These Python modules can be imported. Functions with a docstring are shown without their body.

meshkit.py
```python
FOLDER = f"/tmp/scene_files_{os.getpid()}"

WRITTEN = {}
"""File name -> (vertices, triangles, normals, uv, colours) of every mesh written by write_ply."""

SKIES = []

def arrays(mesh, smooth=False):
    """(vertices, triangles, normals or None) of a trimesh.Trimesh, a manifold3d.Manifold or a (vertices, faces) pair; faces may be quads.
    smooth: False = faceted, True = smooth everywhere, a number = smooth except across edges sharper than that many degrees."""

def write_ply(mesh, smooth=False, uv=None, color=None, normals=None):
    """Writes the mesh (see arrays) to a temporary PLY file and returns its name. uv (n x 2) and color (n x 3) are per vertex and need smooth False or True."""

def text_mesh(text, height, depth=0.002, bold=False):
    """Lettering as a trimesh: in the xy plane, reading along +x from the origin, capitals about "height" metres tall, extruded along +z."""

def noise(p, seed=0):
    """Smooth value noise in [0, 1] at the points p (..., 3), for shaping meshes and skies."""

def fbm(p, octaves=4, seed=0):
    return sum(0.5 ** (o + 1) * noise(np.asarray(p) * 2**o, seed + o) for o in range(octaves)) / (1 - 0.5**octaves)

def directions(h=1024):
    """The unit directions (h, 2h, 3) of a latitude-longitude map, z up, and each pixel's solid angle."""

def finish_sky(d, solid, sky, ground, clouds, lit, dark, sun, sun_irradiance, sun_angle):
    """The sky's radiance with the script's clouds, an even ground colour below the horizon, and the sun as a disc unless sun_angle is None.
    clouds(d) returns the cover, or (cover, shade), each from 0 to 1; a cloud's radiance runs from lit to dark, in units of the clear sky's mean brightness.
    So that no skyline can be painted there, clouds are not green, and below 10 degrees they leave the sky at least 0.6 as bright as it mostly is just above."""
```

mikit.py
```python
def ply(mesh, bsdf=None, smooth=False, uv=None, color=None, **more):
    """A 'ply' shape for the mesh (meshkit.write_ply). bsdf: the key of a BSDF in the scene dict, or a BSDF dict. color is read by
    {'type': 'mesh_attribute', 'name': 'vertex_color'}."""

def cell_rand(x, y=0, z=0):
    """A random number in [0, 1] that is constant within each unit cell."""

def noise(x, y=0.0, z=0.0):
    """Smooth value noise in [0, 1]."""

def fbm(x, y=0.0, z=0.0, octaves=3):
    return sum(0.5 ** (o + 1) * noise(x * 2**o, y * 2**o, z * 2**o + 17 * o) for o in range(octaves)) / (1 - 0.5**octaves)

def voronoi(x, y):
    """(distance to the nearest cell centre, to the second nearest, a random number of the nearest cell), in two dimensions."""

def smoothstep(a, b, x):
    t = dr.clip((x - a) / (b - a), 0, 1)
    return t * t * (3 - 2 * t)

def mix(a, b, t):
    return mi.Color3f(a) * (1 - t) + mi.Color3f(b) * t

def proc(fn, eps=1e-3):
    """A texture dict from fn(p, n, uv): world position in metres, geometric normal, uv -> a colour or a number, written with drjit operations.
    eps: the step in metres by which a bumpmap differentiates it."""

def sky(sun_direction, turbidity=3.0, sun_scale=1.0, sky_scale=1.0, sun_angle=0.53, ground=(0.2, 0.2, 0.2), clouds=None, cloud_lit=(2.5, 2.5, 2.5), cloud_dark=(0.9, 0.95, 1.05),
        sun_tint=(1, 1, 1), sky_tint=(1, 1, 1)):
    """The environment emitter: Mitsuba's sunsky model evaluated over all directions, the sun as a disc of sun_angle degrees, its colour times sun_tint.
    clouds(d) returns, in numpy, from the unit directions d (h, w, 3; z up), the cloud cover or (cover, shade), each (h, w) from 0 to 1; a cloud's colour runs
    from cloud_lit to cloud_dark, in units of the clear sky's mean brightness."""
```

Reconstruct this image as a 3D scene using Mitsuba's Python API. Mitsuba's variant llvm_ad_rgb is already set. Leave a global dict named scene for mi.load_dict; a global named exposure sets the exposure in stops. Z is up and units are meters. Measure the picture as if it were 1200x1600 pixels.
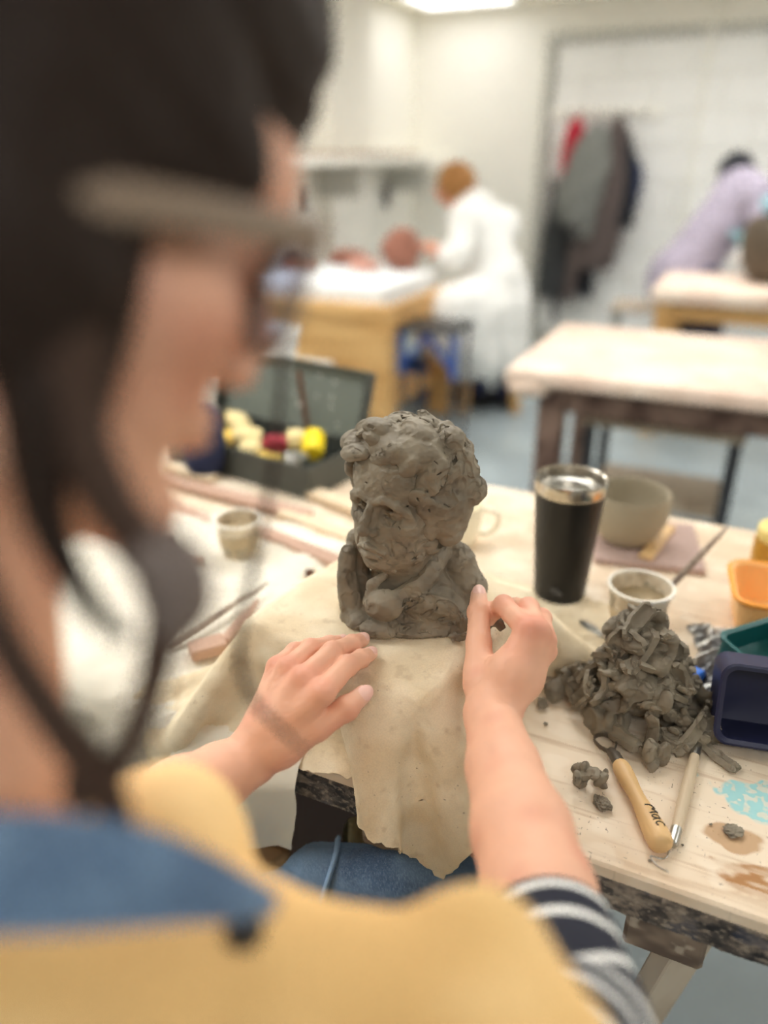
import math
import numpy as np
import trimesh
import manifold3d as m3
import mitsuba as mi
import drjit as dr
import mikit
import meshkit
from scipy.spatial.transform import Rotation
from scipy.ndimage import gaussian_filter

# ------------------------------------------------------------------ camera, light, exposure
T = mi.ScalarTransform4f
scene, labels = {}, {}
exposure = 0.30
PITCH, FOCAL, EYE = math.radians(25), 1200.0, 1.35
scene['camera'] = {
    'type': 'thinlens', 'fov': 2 * math.degrees(math.atan(600 / FOCAL)), 'fov_axis': 'x',
    'aperture_radius': 0.0098, 'focus_distance': 0.79, 'near_clip': 0.02, 'far_clip': 50.0,
    'to_world': T().look_at(origin=[0, 0, EYE], target=[0, math.cos(PITCH), EYE - math.sin(PITCH)], up=[0, 0, 1])}
LAMP = (7.3, 7.2, 7.0)          # radiance of the fluorescent ceiling panels
CEILING = 2.28
# x, y (room frame), size: the ceiling panels
PANELS = [(-2.05, 5.55, 0.62, 0.5), (-0.3, 4.6, 1.2, 0.6), (-2.0, 2.9, 1.2, 0.6), (1.9, 3.3, 1.2, 0.6), (-0.6, 1.75, 1.2, 0.6),
          (2.0, 1.7, 1.2, 0.6), (-1.5, 0.5, 1.2, 0.6), (0.7, -0.9, 1.2, 0.6), (2.4, 4.6, 1.2, 0.6)]

# ------------------------------------------------------------------ frames and helpers
YAW = math.radians(25)
ROOM = np.eye(4)                      # the room's own axes: x along the tables, y towards the coat wall
ROOM[:2, :2] = [[math.cos(YAW), math.sin(YAW)], [-math.sin(YAW), math.cos(YAW)]]


def W(p):
    """room frame -> world"""
    return ROOM[:3, :3] @ np.asarray(p, float)


def ray(x, y):
    u, v = (x - 600) / FOCAL, (y - 800) / FOCAL
    c, s = math.cos(PITCH), math.sin(PITCH)
    return np.array([u, c - v * s, -s - v * c])


def at(x, y, z=None, depth=None, wall=None):
    """the world point seen at a pixel, at height z, at a camera depth, or on the room plane y = wall"""
    d = ray(x, y)
    t = (z - EYE) / d[2] if z is not None else depth if depth is not None else wall / (d @ ROOM[:3, 1])
    return d * t + [0, 0, EYE]


def rm(x, y, z=None, depth=None, wall=None):
    return ROOM[:3, :3].T @ at(x, y, z, depth, wall)


Z = lambda x, y, z: at(x, y, z=z)
D = lambda x, y, d: at(x, y, depth=d)


def numbered(name):
    if name not in scene and name not in labels and name not in USED:
        USED.add(name)
        return name
    n = 1
    while f'{name}_{n:03d}' in USED:
        n += 1
    USED.add(f'{name}_{n:03d}')
    return f'{name}_{n:03d}'


USED = set()


def tag(key, label=None, cat=None, group=None, kind=None):
    labels[key] = {k: v for k, v in (('label', label), ('category', cat), ('group', group), ('kind', kind)) if v}
    return key


def thing(name, label, cat, group=None):
    return tag(numbered(name), label, cat, group)


def put(key, mesh, mat, smooth=False, room=False, **more):
    if room:
        mesh = mesh.copy()
        mesh.apply_transform(ROOM)
    scene[key] = mikit.ply(mesh, mat, smooth, **more)
    return key


def part(parent, name, mesh, mat, smooth=False, room=False, label=None, kind=None, **more):
    key = numbered(parent + '__' + name)
    put(key, mesh, mat, smooth, room, **more)
    if label or kind:
        tag(key, label, kind=kind)
    return key


def solo(name, mesh, mat, label, cat, smooth=False, room=False, group=None, kind=None, **more):
    key = numbered(name)
    put(key, mesh, mat, smooth, room, **more)
    return tag(key, label, cat, group, kind)


def struct(name, mesh, mat, smooth=False, room=True):
    key = numbered(name)
    put(key, mesh, mat, smooth, room)
    labels[key] = {'kind': 'structure'}
    return key


def cat_(*ms):
    ms = [m for m in ms if m is not None]
    return trimesh.util.concatenate(ms) if len(ms) > 1 else ms[0]


def rbox(size, center=(0, 0, 0), bevel=0.004, rot=None):
    """box with chamfered edges; rot: 3x3"""
    h = np.asarray(size, float) / 2
    b = min(bevel, h.min() * 0.49)
    pts = []
    for s in np.ndindex(2, 2, 2):
        sg = np.array(s) * 2 - 1
        for k in range(3):
            q = h - b
            q[k] = h[k]
            pts.append(q * sg)
    m = trimesh.convex.convex_hull(np.array(pts))
    if rot is not None:
        m.vertices = m.vertices @ np.asarray(rot).T
    m.apply_translation(center)
    return m


def rz(deg):
    return Rotation.from_euler('z', deg, degrees=True).as_matrix()


def eul(seq, *a):
    return Rotation.from_euler(seq, a if len(a) > 1 else a[0], degrees=True).as_matrix()


def bar(a, b, w, h, bevel=0.002, up=(0, 0, 1)):
    """a squared bar from a to b"""
    a, b = np.asarray(a, float), np.asarray(b, float)
    d = b - a
    L = np.linalg.norm(d)
    d = d / L
    x = np.cross(up, d)
    if np.linalg.norm(x) < 1e-6:
        x = np.cross([0, 1, 0], d)
    x /= np.linalg.norm(x)
    y = np.cross(d, x)
    return rbox((w, h, L), (a + b) / 2, bevel, np.stack([x, y, d], 1))


def catmull(P, n):
    P = np.asarray(P, float)
    Q = np.vstack([2 * P[0] - P[1], P, 2 * P[-1] - P[-2]])
    t = np.linspace(0, len(P) - 1, n)
    i = np.minimum(t.astype(int), len(P) - 2)
    f = (t - i)[:, None]
    a, b, c, d = Q[i], Q[i + 1], Q[i + 2], Q[i + 3]
    return 0.5 * (2 * b + (c - a) * f + (2 * a - 5 * b + 4 * c - d) * f ** 2 + (3 * b - a - 3 * c + d) * f ** 3)


def tube(P, r, sides=10, n=None, closed=False, flat=None, up=None, caps=True):
    """a tube along points, radius per point; flat = (wx, wy) scales the section"""
    P = np.asarray(P, float)
    r = np.broadcast_to(np.asarray(r, float), (len(P),))
    if n:
        PR = catmull(np.column_stack([P, r]), n)
        P, r = PR[:, :3], PR[:, 3]
    t = np.gradient(P, axis=0)
    if closed:
        t = np.roll(P, -1, 0) - np.roll(P, 1, 0)
    t /= np.linalg.norm(t, axis=1, keepdims=True) + 1e-12
    ref = np.array(up if up is not None else ([0, 0, 1.0] if abs(t[0, 2]) < 0.9 else [1.0, 0, 0]))
    X = []
    x = np.cross(ref, t[0])
    x /= np.linalg.norm(x)
    for k in range(len(P)):
        x = x - t[k] * (x @ t[k]) if up is None else np.cross(ref, t[k])
        x = x / (np.linalg.norm(x) + 1e-12)
        X.append(x)
    X = np.array(X)
    Y = np.cross(t, X)
    fx, fy = flat if flat else (1, 1)
    a = np.arange(sides) * 2 * np.pi / sides
    v = P[:, None] + r[:, None, None] * (fx * np.cos(a)[None, :, None] * X[:, None] + fy * np.sin(a)[None, :, None] * Y[:, None])
    N = len(P)
    rows = N if closed else N - 1
    i, j = np.meshgrid(np.arange(rows), np.arange(sides), indexing='ij')
    i2, j2 = (i + 1) % N, (j + 1) % sides
    q = np.stack([i * sides + j, i * sides + j2, i2 * sides + j2, i2 * sides + j], -1).reshape(-1, 4)
    f = np.vstack([q[:, [0, 1, 2]], q[:, [0, 2, 3]]])
    V = v.reshape(-1, 3)
    if not closed and caps:
        c0, c1 = len(V), len(V) + 1
        V = np.vstack([V, P[0], P[-1]])
        k = np.arange(sides)
        f = np.vstack([f, np.stack([np.full(sides, c0), (k + 1) % sides, k], 1),
                       np.stack([np.full(sides, c1), (N - 1) * sides + k, (N - 1) * sides + (k + 1) % sides], 1)])
    return trimesh.Trimesh(V, f, process=False)


def lathe(profile, n=48, center=(0, 0, 0)):
    """profile: (radius, z) from the outside bottom over the rim to the inside"""
    pr = np.asarray(profile, float)
    a = np.arange(n) * 2 * np.pi / n
    v = np.stack([pr[:, None, 0] * np.cos(a), pr[:, None, 0] * np.sin(a), np.repeat(pr[:, 1:2], n, 1)], -1).reshape(-1, 3)
    i, j = np.meshgrid(np.arange(len(pr) - 1), np.arange(n), indexing='ij')
    j2 = (j + 1) % n
    q = np.stack([i * n + j, i * n + j2, (i + 1) * n + j2, (i + 1) * n + j], -1).reshape(-1, 4)
    m = trimesh.Trimesh(v, np.vstack([q[:, [0, 1, 2]], q[:, [0, 2, 3]]]), process=False)
    m.apply_translation(center)
    return m


def grid_mesh(P):
    """a mesh from a (rows, columns, 3) array of points"""
    a, b = P.shape[:2]
    i, j = np.meshgrid(np.arange(a - 1), np.arange(b - 1), indexing='ij')
    q = np.stack([i * b + j, (i + 1) * b + j, (i + 1) * b + j + 1, i * b + j + 1], -1).reshape(-1, 4)
    return trimesh.Trimesh(P.reshape(-1, 3), np.vstack([q[:, [0, 1, 2]], q[:, [0, 2, 3]]]), process=False)


def thick_sheet(P, th):
    """a (rows, columns, 3) sheet given a thickness"""
    m = grid_mesh(P)
    n = m.vertex_normals
    a, b = P.shape[:2]
    top, bot = m.vertices + n * th / 2, m.vertices - n * th / 2
    idx = np.arange(a * b).reshape(a, b)
    rim = np.concatenate([idx[0, :], idx[1:, -1], idx[-1, -2::-1], idx[-2:0:-1, 0]])
    r2 = np.roll(rim, -1)
    N = a * b
    f = np.vstack([m.faces, m.faces[:, ::-1] + N, np.stack([rim, r2, r2 + N], 1)[:, ::-1], np.stack([rim, r2 + N, rim + N], 1)[:, ::-1]])
    return trimesh.Trimesh(np.vstack([top, bot]), f, process=False)


def taubin(m, n):
    import scipy.sparse as sp
    e = m.edges_unique
    N = len(m.vertices)
    A = sp.coo_matrix((np.ones(2 * len(e)), (np.r_[e[:, 0], e[:, 1]], np.r_[e[:, 1], e[:, 0]])), (N, N)).tocsr()
    deg = np.maximum(np.asarray(A.sum(1)).ravel(), 1)[:, None]
    V = np.array(m.vertices)
    for k in range(n):
        for f in (0.5, -0.52):
            V = V + f * (A @ V / deg - V)
    m.vertices = V


class Sculpt:
    """a signed distance grid: blobs are joined smoothly, carved, and meshed by surface nets"""

    def __init__(s, lo, hi, h):
        s.lo, s.h = np.asarray(lo, float), h
        s.n = np.ceil((np.asarray(hi) - s.lo) / h).astype(int) + 1
        s.d = np.full(s.n, 1.0, np.float32)

    def _op(s, lo, hi, fn, k, sub):
        pad = max(k, 4 * s.h) + 2 * s.h
        a = np.maximum(np.floor((np.asarray(lo) - pad - s.lo) / s.h).astype(int), 0)
        b = np.minimum(np.ceil((np.asarray(hi) + pad - s.lo) / s.h).astype(int) + 1, s.n)
        if (b <= a).any():
            return
        X, Y, Z = (((np.arange(a[i], b[i]) * s.h + s.lo[i]).astype(np.float32)).reshape([-1 if j == i else 1 for j in range(3)]) for i in range(3))
        e = fn(X, Y, Z)
        sl = tuple(slice(a[i], b[i]) for i in range(3))
        d = s.d[sl]
        if sub:
            d, e = -d, e
        if k > 0:
            t = np.clip(0.5 + 0.5 * (d - e) / k, 0, 1)
            r = d + (e - d) * t - k * t * (1 - t)
        else:
            r = np.minimum(d, e)
        s.d[sl] = -r if sub else r

    def cone(s, a, b, ra, rb=None, k=0.0, sub=False):
        a, b = np.asarray(a, float), np.asarray(b, float)
        rb = ra if rb is None else rb
        ab = b - a
        L2 = max(ab @ ab, 1e-12)

        def fn(X, Y, Z):
            x, y, z = X - a[0], Y - a[1], Z - a[2]
            t = np.clip((x * ab[0] + y * ab[1] + z * ab[2]) / L2, 0, 1)
            return np.sqrt((x - t * ab[0]) ** 2 + (y - t * ab[1]) ** 2 + (z - t * ab[2]) ** 2) - (ra + (rb - ra) * t)

        r = max(ra, rb)
        s._op(np.minimum(a, b) - r, np.maximum(a, b) + r, fn, k, sub)

    def chain(s, P, r, k=0.0, sub=False):
        for i in range(len(P) - 1):
            s.cone(P[i], P[i + 1], r[i], r[i + 1], k, sub)

    def ell(s, c, r, k=0.0, rot=None, sub=False):
        c, r = np.asarray(c, float), np.asarray(r, float)
        M = np.eye(3) if rot is None else np.asarray(rot)
        ext = np.sqrt(((M * r) ** 2).sum(1))

        def fn(X, Y, Z):
            x, y, z = X - c[0], Y - c[1], Z - c[2]
            q = [(M[0, i] * x + M[1, i] * y + M[2, i] * z) for i in range(3)]
            k0 = np.sqrt(sum((q[i] / r[i]) ** 2 for i in range(3)))
            k1 = np.sqrt(sum((q[i] / r[i] ** 2) ** 2 for i in range(3)))
            return k0 * (k0 - 1) / np.maximum(k1, 1e-6)

        s._op(c - ext, c + ext, fn, k, sub)

    def plane_cut(s, n, off):
        """keeps the side where p.n > off"""
        X, Y, Z = (((np.arange(s.n[i]) * s.h + s.lo[i]).astype(np.float32)).reshape([-1 if j == i else 1 for j in range(3)]) for i in range(3))
        s.d = np.maximum(s.d, off - (X * n[0] + Y * n[1] + Z * n[2]))

    def mesh(s, smooth=0):
        d = s.d
        neg = d < 0
        n = s.n
        cells = n - 1
        acc_i, acc_p, quads = [], [], []
        strides = np.array([cells[1] * cells[2], cells[2], 1])
        for ax in range(3):
            sl0 = tuple(slice(0, -1) if i == ax else slice(None) for i in range(3))
            sl1 = tuple(slice(1, None) if i == ax else slice(None) for i in range(3))
            e = np.argwhere(neg[sl0] != neg[sl1])
            u, v = [i for i in range(3) if i != ax]
            e = e[(e[:, u] > 0) & (e[:, v] > 0) & (e[:, u] < n[u] - 1) & (e[:, v] < n[v] - 1)]
            e1 = e.copy()
            e1[:, ax] += 1
            d0, d1 = d[tuple(e.T)], d[tuple(e1.T)]
            p = e.astype(float)
            p[:, ax] += d0 / (d0 - d1)
            ids = []
            for du, dv in ((-1, -1), (0, -1), (0, 0), (-1, 0)):
                c = e.copy()
                c[:, u] += du
                c[:, v] += dv
                k = c @ strides
                ids.append(k)
                acc_i.append(k)
                acc_p.append(p)
            q = np.stack(ids, 1)
            flip = (d0 >= 0) ^ (ax == 1)
            q[flip] = q[flip][:, ::-1]
            quads.append(q)
        I, Pp, Q = np.concatenate(acc_i), np.concatenate(acc_p), np.concatenate(quads)
        uq, inv = np.unique(I, return_inverse=True)
        cnt = np.bincount(inv)
        V = np.stack([np.bincount(inv, Pp[:, k]) / cnt for k in range(3)], 1) * s.h + s.lo
        F = np.searchsorted(uq, Q)
        m = trimesh.Trimesh(V, np.vstack([F[:, [0, 1, 2]], F[:, [0, 2, 3]]]), process=False)
        if smooth:
            taubin(m, smooth)
        return m


def biggest(m):
    """drops specks"""
    import scipy.sparse as sp
    n = len(m.vertices)
    e = m.edges
    _, lab = sp.csgraph.connected_components(sp.coo_matrix((np.ones(len(e)), (e[:, 0], e[:, 1])), (n, n)), directed=False)
    keep = np.argmax(np.bincount(lab))
    ok = lab == keep
    idx = np.cumsum(ok) - 1
    f = m.faces[ok[m.faces].all(1)]
    return trimesh.Trimesh(m.vertices[ok], idx[f], process=False)


def rough(m, amp, scale, seed=0, octaves=3, ridge=False):
    """pushes vertices along their normals by noise"""
    q = meshkit.fbm(m.vertices / scale, octaves, seed) - 0.5
    if ridge:
        q = -np.clip(0.06 - np.abs(q), 0, 1) / 0.06
    m.vertices = m.vertices + m.vertex_normals * (q * 2 * amp)[:, None]
    return m


# ------------------------------------------------------------------ materials
def lin(*c):
    c = np.array(c, float) / 255
    return [float(x) for x in np.where(c <= 0.04045, c / 12.92, ((c + 0.055) / 1.055) ** 2.4)]


def rgb(*c):
    return {'type': 'rgb', 'value': lin(*c)}


def mat(name, color, rough_=0.6, two=True, **more):
    """color: sRGB triple, or a proc texture"""
    b = {'type': 'principled', 'base_color': color if isinstance(color, dict) else rgb(*color), 'roughness': rough_, 'specular': 0.4, **more}
    scene[name] = {'type': 'twosided', 'bsdf': b} if two else b
    return name


def bumped(name, color, rough_, fn, height, eps=1e-3, **more):
    b = {'type': 'principled', 'base_color': color if isinstance(color, dict) else rgb(*color), 'roughness': rough_, 'specular': 0.35, **more}
    scene[name] = {'type': 'twosided', 'bsdf': {'type': 'bumpmap', 'arbitrary': mikit.proc(fn, eps), 'scale': height, 'bsdf': b}}
    return name


C_ = lambda *c: mi.Color3f(*lin(*c))
R0, R1 = ROOM[:3, 0].tolist(), ROOM[:3, 1].tolist()
fbm, noise, sstep, mix = mikit.fbm, mikit.noise, mikit.smoothstep, mikit.mix


def room_xy(p):
    return p.x * R0[0] + p.y * R0[1], p.x * R1[0] + p.y * R1[1]


def tx_plywood(p, n, uv):
    x, y = room_xy(p)
    g = fbm(x * 9, y * 150, p.z * 40, 3)
    blot = fbm(x * 7, y * 11, 3.0, 3)
    c = mix(C_(214, 193, 168), C_(228, 212, 190), sstep(0.35, 0.65, blot))
    c = mix(c, C_(186, 160, 132), sstep(0.60, 0.82, g) * 0.55)
    c = mix(c, C_(240, 228, 210), sstep(0.55, 0.75, fbm(x * 30, y * 45, 9.0, 2)) * 0.4)
    speck = noise(x * 420, y * 420, 1.0)
    c = mix(c, C_(112, 96, 80), sstep(0.90, 0.97, speck) * sstep(0.5, 0.62, fbm(x * 14, y * 14, 21.0, 2)) * 0.8)
    # spilled turquoise glaze, worn through
    dx, dy = x - 0.108, y - 0.694
    turq = sstep(0.048, 0.038, dr.sqrt(dx * dx * 0.75 + dy * dy * 1.8) + (fbm(x * 34, y * 34, 2.0, 3) - 0.5) * 0.085)
    c = mix(c, C_(146, 204, 208), turq * (0.35 + 0.55 * sstep(0.36, 0.56, fbm(x * 160, y * 160, 5.0, 2))))
    # wet brown stain rings
    wx, wy = x - 0.078, y - 0.632
    r1 = dr.sqrt(wx * wx + wy * wy * 3.2) + (fbm(x * 60, y * 60, 8.0, 2) - 0.5) * 0.02
    vx, vy = x - 0.125, y - 0.590
    r2 = dr.sqrt(vx * vx * 0.55 + vy * vy * 4.0) + (fbm(x * 50, y * 90, 4.0, 3) - 0.5) * 0.034
    c = mix(c, C_(176, 134, 88), sstep(0.034, 0.026, r1) * 0.75)
    c = mix(c, C_(168, 122, 78), sstep(0.052, 0.042, r2) * sstep(0.014, 0.024, r2) * (0.4 + 0.6 * sstep(0.4, 0.6, fbm(x * 40, y * 260, 1.0, 2))))
    return c


def tx_edge(p, n, uv):
    x, y = room_xy(p)
    a = fbm(x * 45, y * 45, p.z * 60, 4)
    b = fbm(x * 230, y * 230, p.z * 260 + 4, 3)
    c = mix(C_(66, 62, 60), C_(138, 126, 114), sstep(0.36, 0.66, a * 0.6 + b * 0.4))
    c = mix(c, C_(34, 34, 38), sstep(0.52, 0.64, fbm(x * 80, y * 80, p.z * 110 + 8, 4)) * 0.75)
    c = mix(c, C_(46, 58, 82), sstep(0.60, 0.70, fbm(x * 40, y * 40, p.z * 50 + 11, 3)) * 0.5)
    return mix(c, C_(164, 152, 138), sstep(0.60, 0.72, fbm(x * 190, 3.0, p.z * 210, 3)) * 0.6)


def tx_dirty_wood(p, n, uv):
    x, y = room_xy(p)
    a = fbm(x * 22, y * 22, p.z * 30, 3)
    c = mix(C_(96, 82, 72), C_(148, 132, 116), sstep(0.35, 0.65, a))
    return mix(c, C_(190, 178, 162), sstep(0.62, 0.74, fbm(x * 70, y * 70, p.z * 70, 2)) * 0.6)


def tx_clay_table(p, n, uv):
    x, y = room_xy(p)
    a = fbm(x * 5, y * 6, 1.0, 3)
    c = mix(C_(232, 214, 198), C_(222, 198, 182), sstep(0.4, 0.62, a))
    return mix(c, C_(204, 178, 160), sstep(0.58, 0.72, fbm(x * 12, y * 12, 7.0, 2)) * 0.5)


def tx_brown_wood(p, n, uv):
    x, y = room_xy(p)
    return mix(C_(84, 62, 54), C_(132, 108, 96), sstep(0.3, 0.7, fbm(x * 16, y * 16, p.z * 12, 3)))


def tx_yellow_wood(p, n, uv):
    x, y = room_xy(p)
    return mix(C_(188, 142, 84), C_(216, 174, 116), sstep(0.3, 0.7, fbm(x * 4, y * 30, p.z * 30, 3)))


def tx_canvas(p, n, uv):
    a = fbm(p.x * 26, p.y * 26, p.z * 26, 3)
    w = noise(p.x * 900, p.y * 900, p.z * 900)
    c = mix(C_(214, 196, 166), C_(228, 214, 188), sstep(0.3, 0.7, a))
    c = mix(c, C_(190, 170, 140), sstep(0.60, 0.78, fbm(p.x * 60, p.y * 60, p.z * 60 + 3, 3)) * 0.55)
    sp = noise(p.x * 330, p.y * 330, p.z * 330)
    c = mix(c, C_(120, 102, 82), sstep(0.88, 0.95, sp) * sstep(0.48, 0.6, fbm(p.x * 18, p.y * 18, p.z * 18 + 9, 2)) * 0.8)
    return c * (0.94 + 0.12 * w)


def tx_floor(p, n, uv):
    a = fbm(p.x * 3, p.y * 3, 1.0, 3)
    return mix(C_(152, 164, 170), C_(172, 184, 188), sstep(0.3, 0.7, a))


def tx_denim(p, n, uv):
    w = noise((p.x + p.z) * 900, (p.y - p.z) * 900, p.x * 500)
    a = fbm(p.x * 30, p.y * 30, p.z * 30, 3)
    c = mix(C_(70, 96, 130), C_(102, 130, 162), sstep(0.3, 0.7, a))
    return mix(c, C_(158, 182, 206), w * w * 0.45)


def tx_clay(p, n, uv):
    a = fbm(p.x * 40, p.y * 40, p.z * 40, 3)
    return mix(C_(116, 107, 93), C_(136, 127, 111), sstep(0.3, 0.7, a))


def bump_clay(p, n, uv):
    a = fbm(p.x * 200, p.y * 200, p.z * 200, 3)
    r = dr.abs(fbm(p.x * 75, p.y * 75, p.z * 75 + 5, 4) - 0.5)
    m = sstep(0.50, 0.60, fbm(p.x * 45, p.y * 45, p.z * 45 + 15, 2))
    return a * 0.6 - sstep(0.022, 0.0, r) * m * 1.1


def tx_boards(p, n, uv):
    x, y = room_xy(p)
    return mix(C_(172, 156, 138), C_(190, 176, 158), sstep(0.3, 0.7, fbm(x * 30, y * 8, p.z * 8, 3)))


mat('m_wall', (240, 238, 231), 0.8)
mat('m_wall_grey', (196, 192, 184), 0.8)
mat('m_wall_brick', (238, 238, 236), 0.7)
mat('m_ceiling', (232, 228, 216), 0.9)
mat('m_trim', (186, 186, 180), 0.6)
mat('m_floor', mikit.proc(tx_floor), 0.35)
mat('m_plywood', mikit.proc(tx_plywood), 0.7)
mat('m_edge', mikit.proc(tx_edge), 0.75)
mat('m_dirty_wood', mikit.proc(tx_dirty_wood), 0.8)
mat('m_clay_table', mikit.proc(tx_clay_table), 0.8)
mat('m_brown_wood', mikit.proc(tx_brown_wood), 0.7)
mat('m_yellow_wood', mikit.proc(tx_yellow_wood), 0.55)
mat('m_boards', mikit.proc(tx_boards), 0.75)


def bump_canvas(p, n, uv):
    r = dr.abs(fbm(p.x * 34, p.y * 34, p.z * 34, 3) - 0.5)
    return fbm(p.x * 60, p.y * 60, p.z * 60, 3) + 0.45 * sstep(0.10, 0.0, r) + 0.10 * noise(p.x * 1100, p.y * 1100, p.z * 1100)


bumped('m_canvas', mikit.proc(tx_canvas), 0.95, bump_canvas, 0.0011, 8e-4)
mat('m_denim', mikit.proc(tx_denim), 0.9)
def bump_skin(p, n, uv):
    return fbm(p.x * 420, p.y * 420, p.z * 420, 2) + 0.8 * fbm(p.x * 90, p.y * 260, p.z * 160, 2)


bumped('m_clay', mikit.proc(tx_clay), 0.55, bump_clay, 0.0019, 4e-4)
mat('m_white', (232, 232, 228), 0.6)
mat('m_white_gloss', (236, 236, 232), 0.25)
mat('m_plaster', (226, 230, 232), 0.7)
mat('m_black', (13, 13, 14), 0.38)
mat('m_dark_metal', (72, 74, 78), 0.4, metallic=0.6)
mat('m_steel', (176, 174, 168), 0.28, metallic=1.0)
mat('m_blue_paint', (40, 78, 150), 0.4)
mat('m_cardboard', (164, 128, 92), 0.85)
mat('m_rust', (92, 62, 44), 0.8)

# ------------------------------------------------------------------ the room
XL, XR, YB, YA = -2.55, 3.6, -2.6, 6.0
struct('floor', rbox((XR - XL + 0.4, YA - YB + 0.4, 0.1), ((XL + XR) / 2, (YA + YB) / 2, -0.05), 0.001), 'm_floor')
struct('ceiling', rbox((XR - XL + 0.4, YA - YB + 0.4, 0.1), ((XL + XR) / 2, (YA + YB) / 2, CEILING + 0.05), 0.001), 'm_ceiling')
struct('wall_back', rbox((XR - XL + 0.4, 0.15, CEILING), ((XL + XR) / 2, YA + 0.075, CEILING / 2), 0.001), 'm_wall')
struct('wall_left', rbox((0.15, YA - YB, CEILING), (XL - 0.075, (YA + YB) / 2, CEILING / 2), 0.001), 'm_wall')
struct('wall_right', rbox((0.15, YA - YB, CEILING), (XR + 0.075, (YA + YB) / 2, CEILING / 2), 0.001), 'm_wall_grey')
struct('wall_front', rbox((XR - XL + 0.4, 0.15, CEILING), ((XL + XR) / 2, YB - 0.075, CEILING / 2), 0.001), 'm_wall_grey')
struct('trim_1', rbox((0.10, 0.55, CEILING), (XL + 0.05, 4.77, CEILING / 2), 0.004), 'm_wall')
struct('baseboard_back', rbox((XR - XL, 0.02, 0.1), ((XL + XR) / 2, YA - 0.01, 0.05), 0.004), 'm_trim')
struct('baseboard_left', rbox((0.02, YA - YB, 0.1), (XL + 0.01, (YA + YB) / 2, 0.05), 0.004), 'm_trim')
# frame round the painted block panel behind the coats
fr = struct('trim_2', rbox((0.07, 0.05, 2.055), (-1.53, YA - 0.025, 1.0275), 0.006), 'm_trim')
struct('trim_3', rbox((3.2, 0.05, 0.06), (0.035, YA - 0.025, 2.055), 0.006), 'm_trim')
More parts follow.
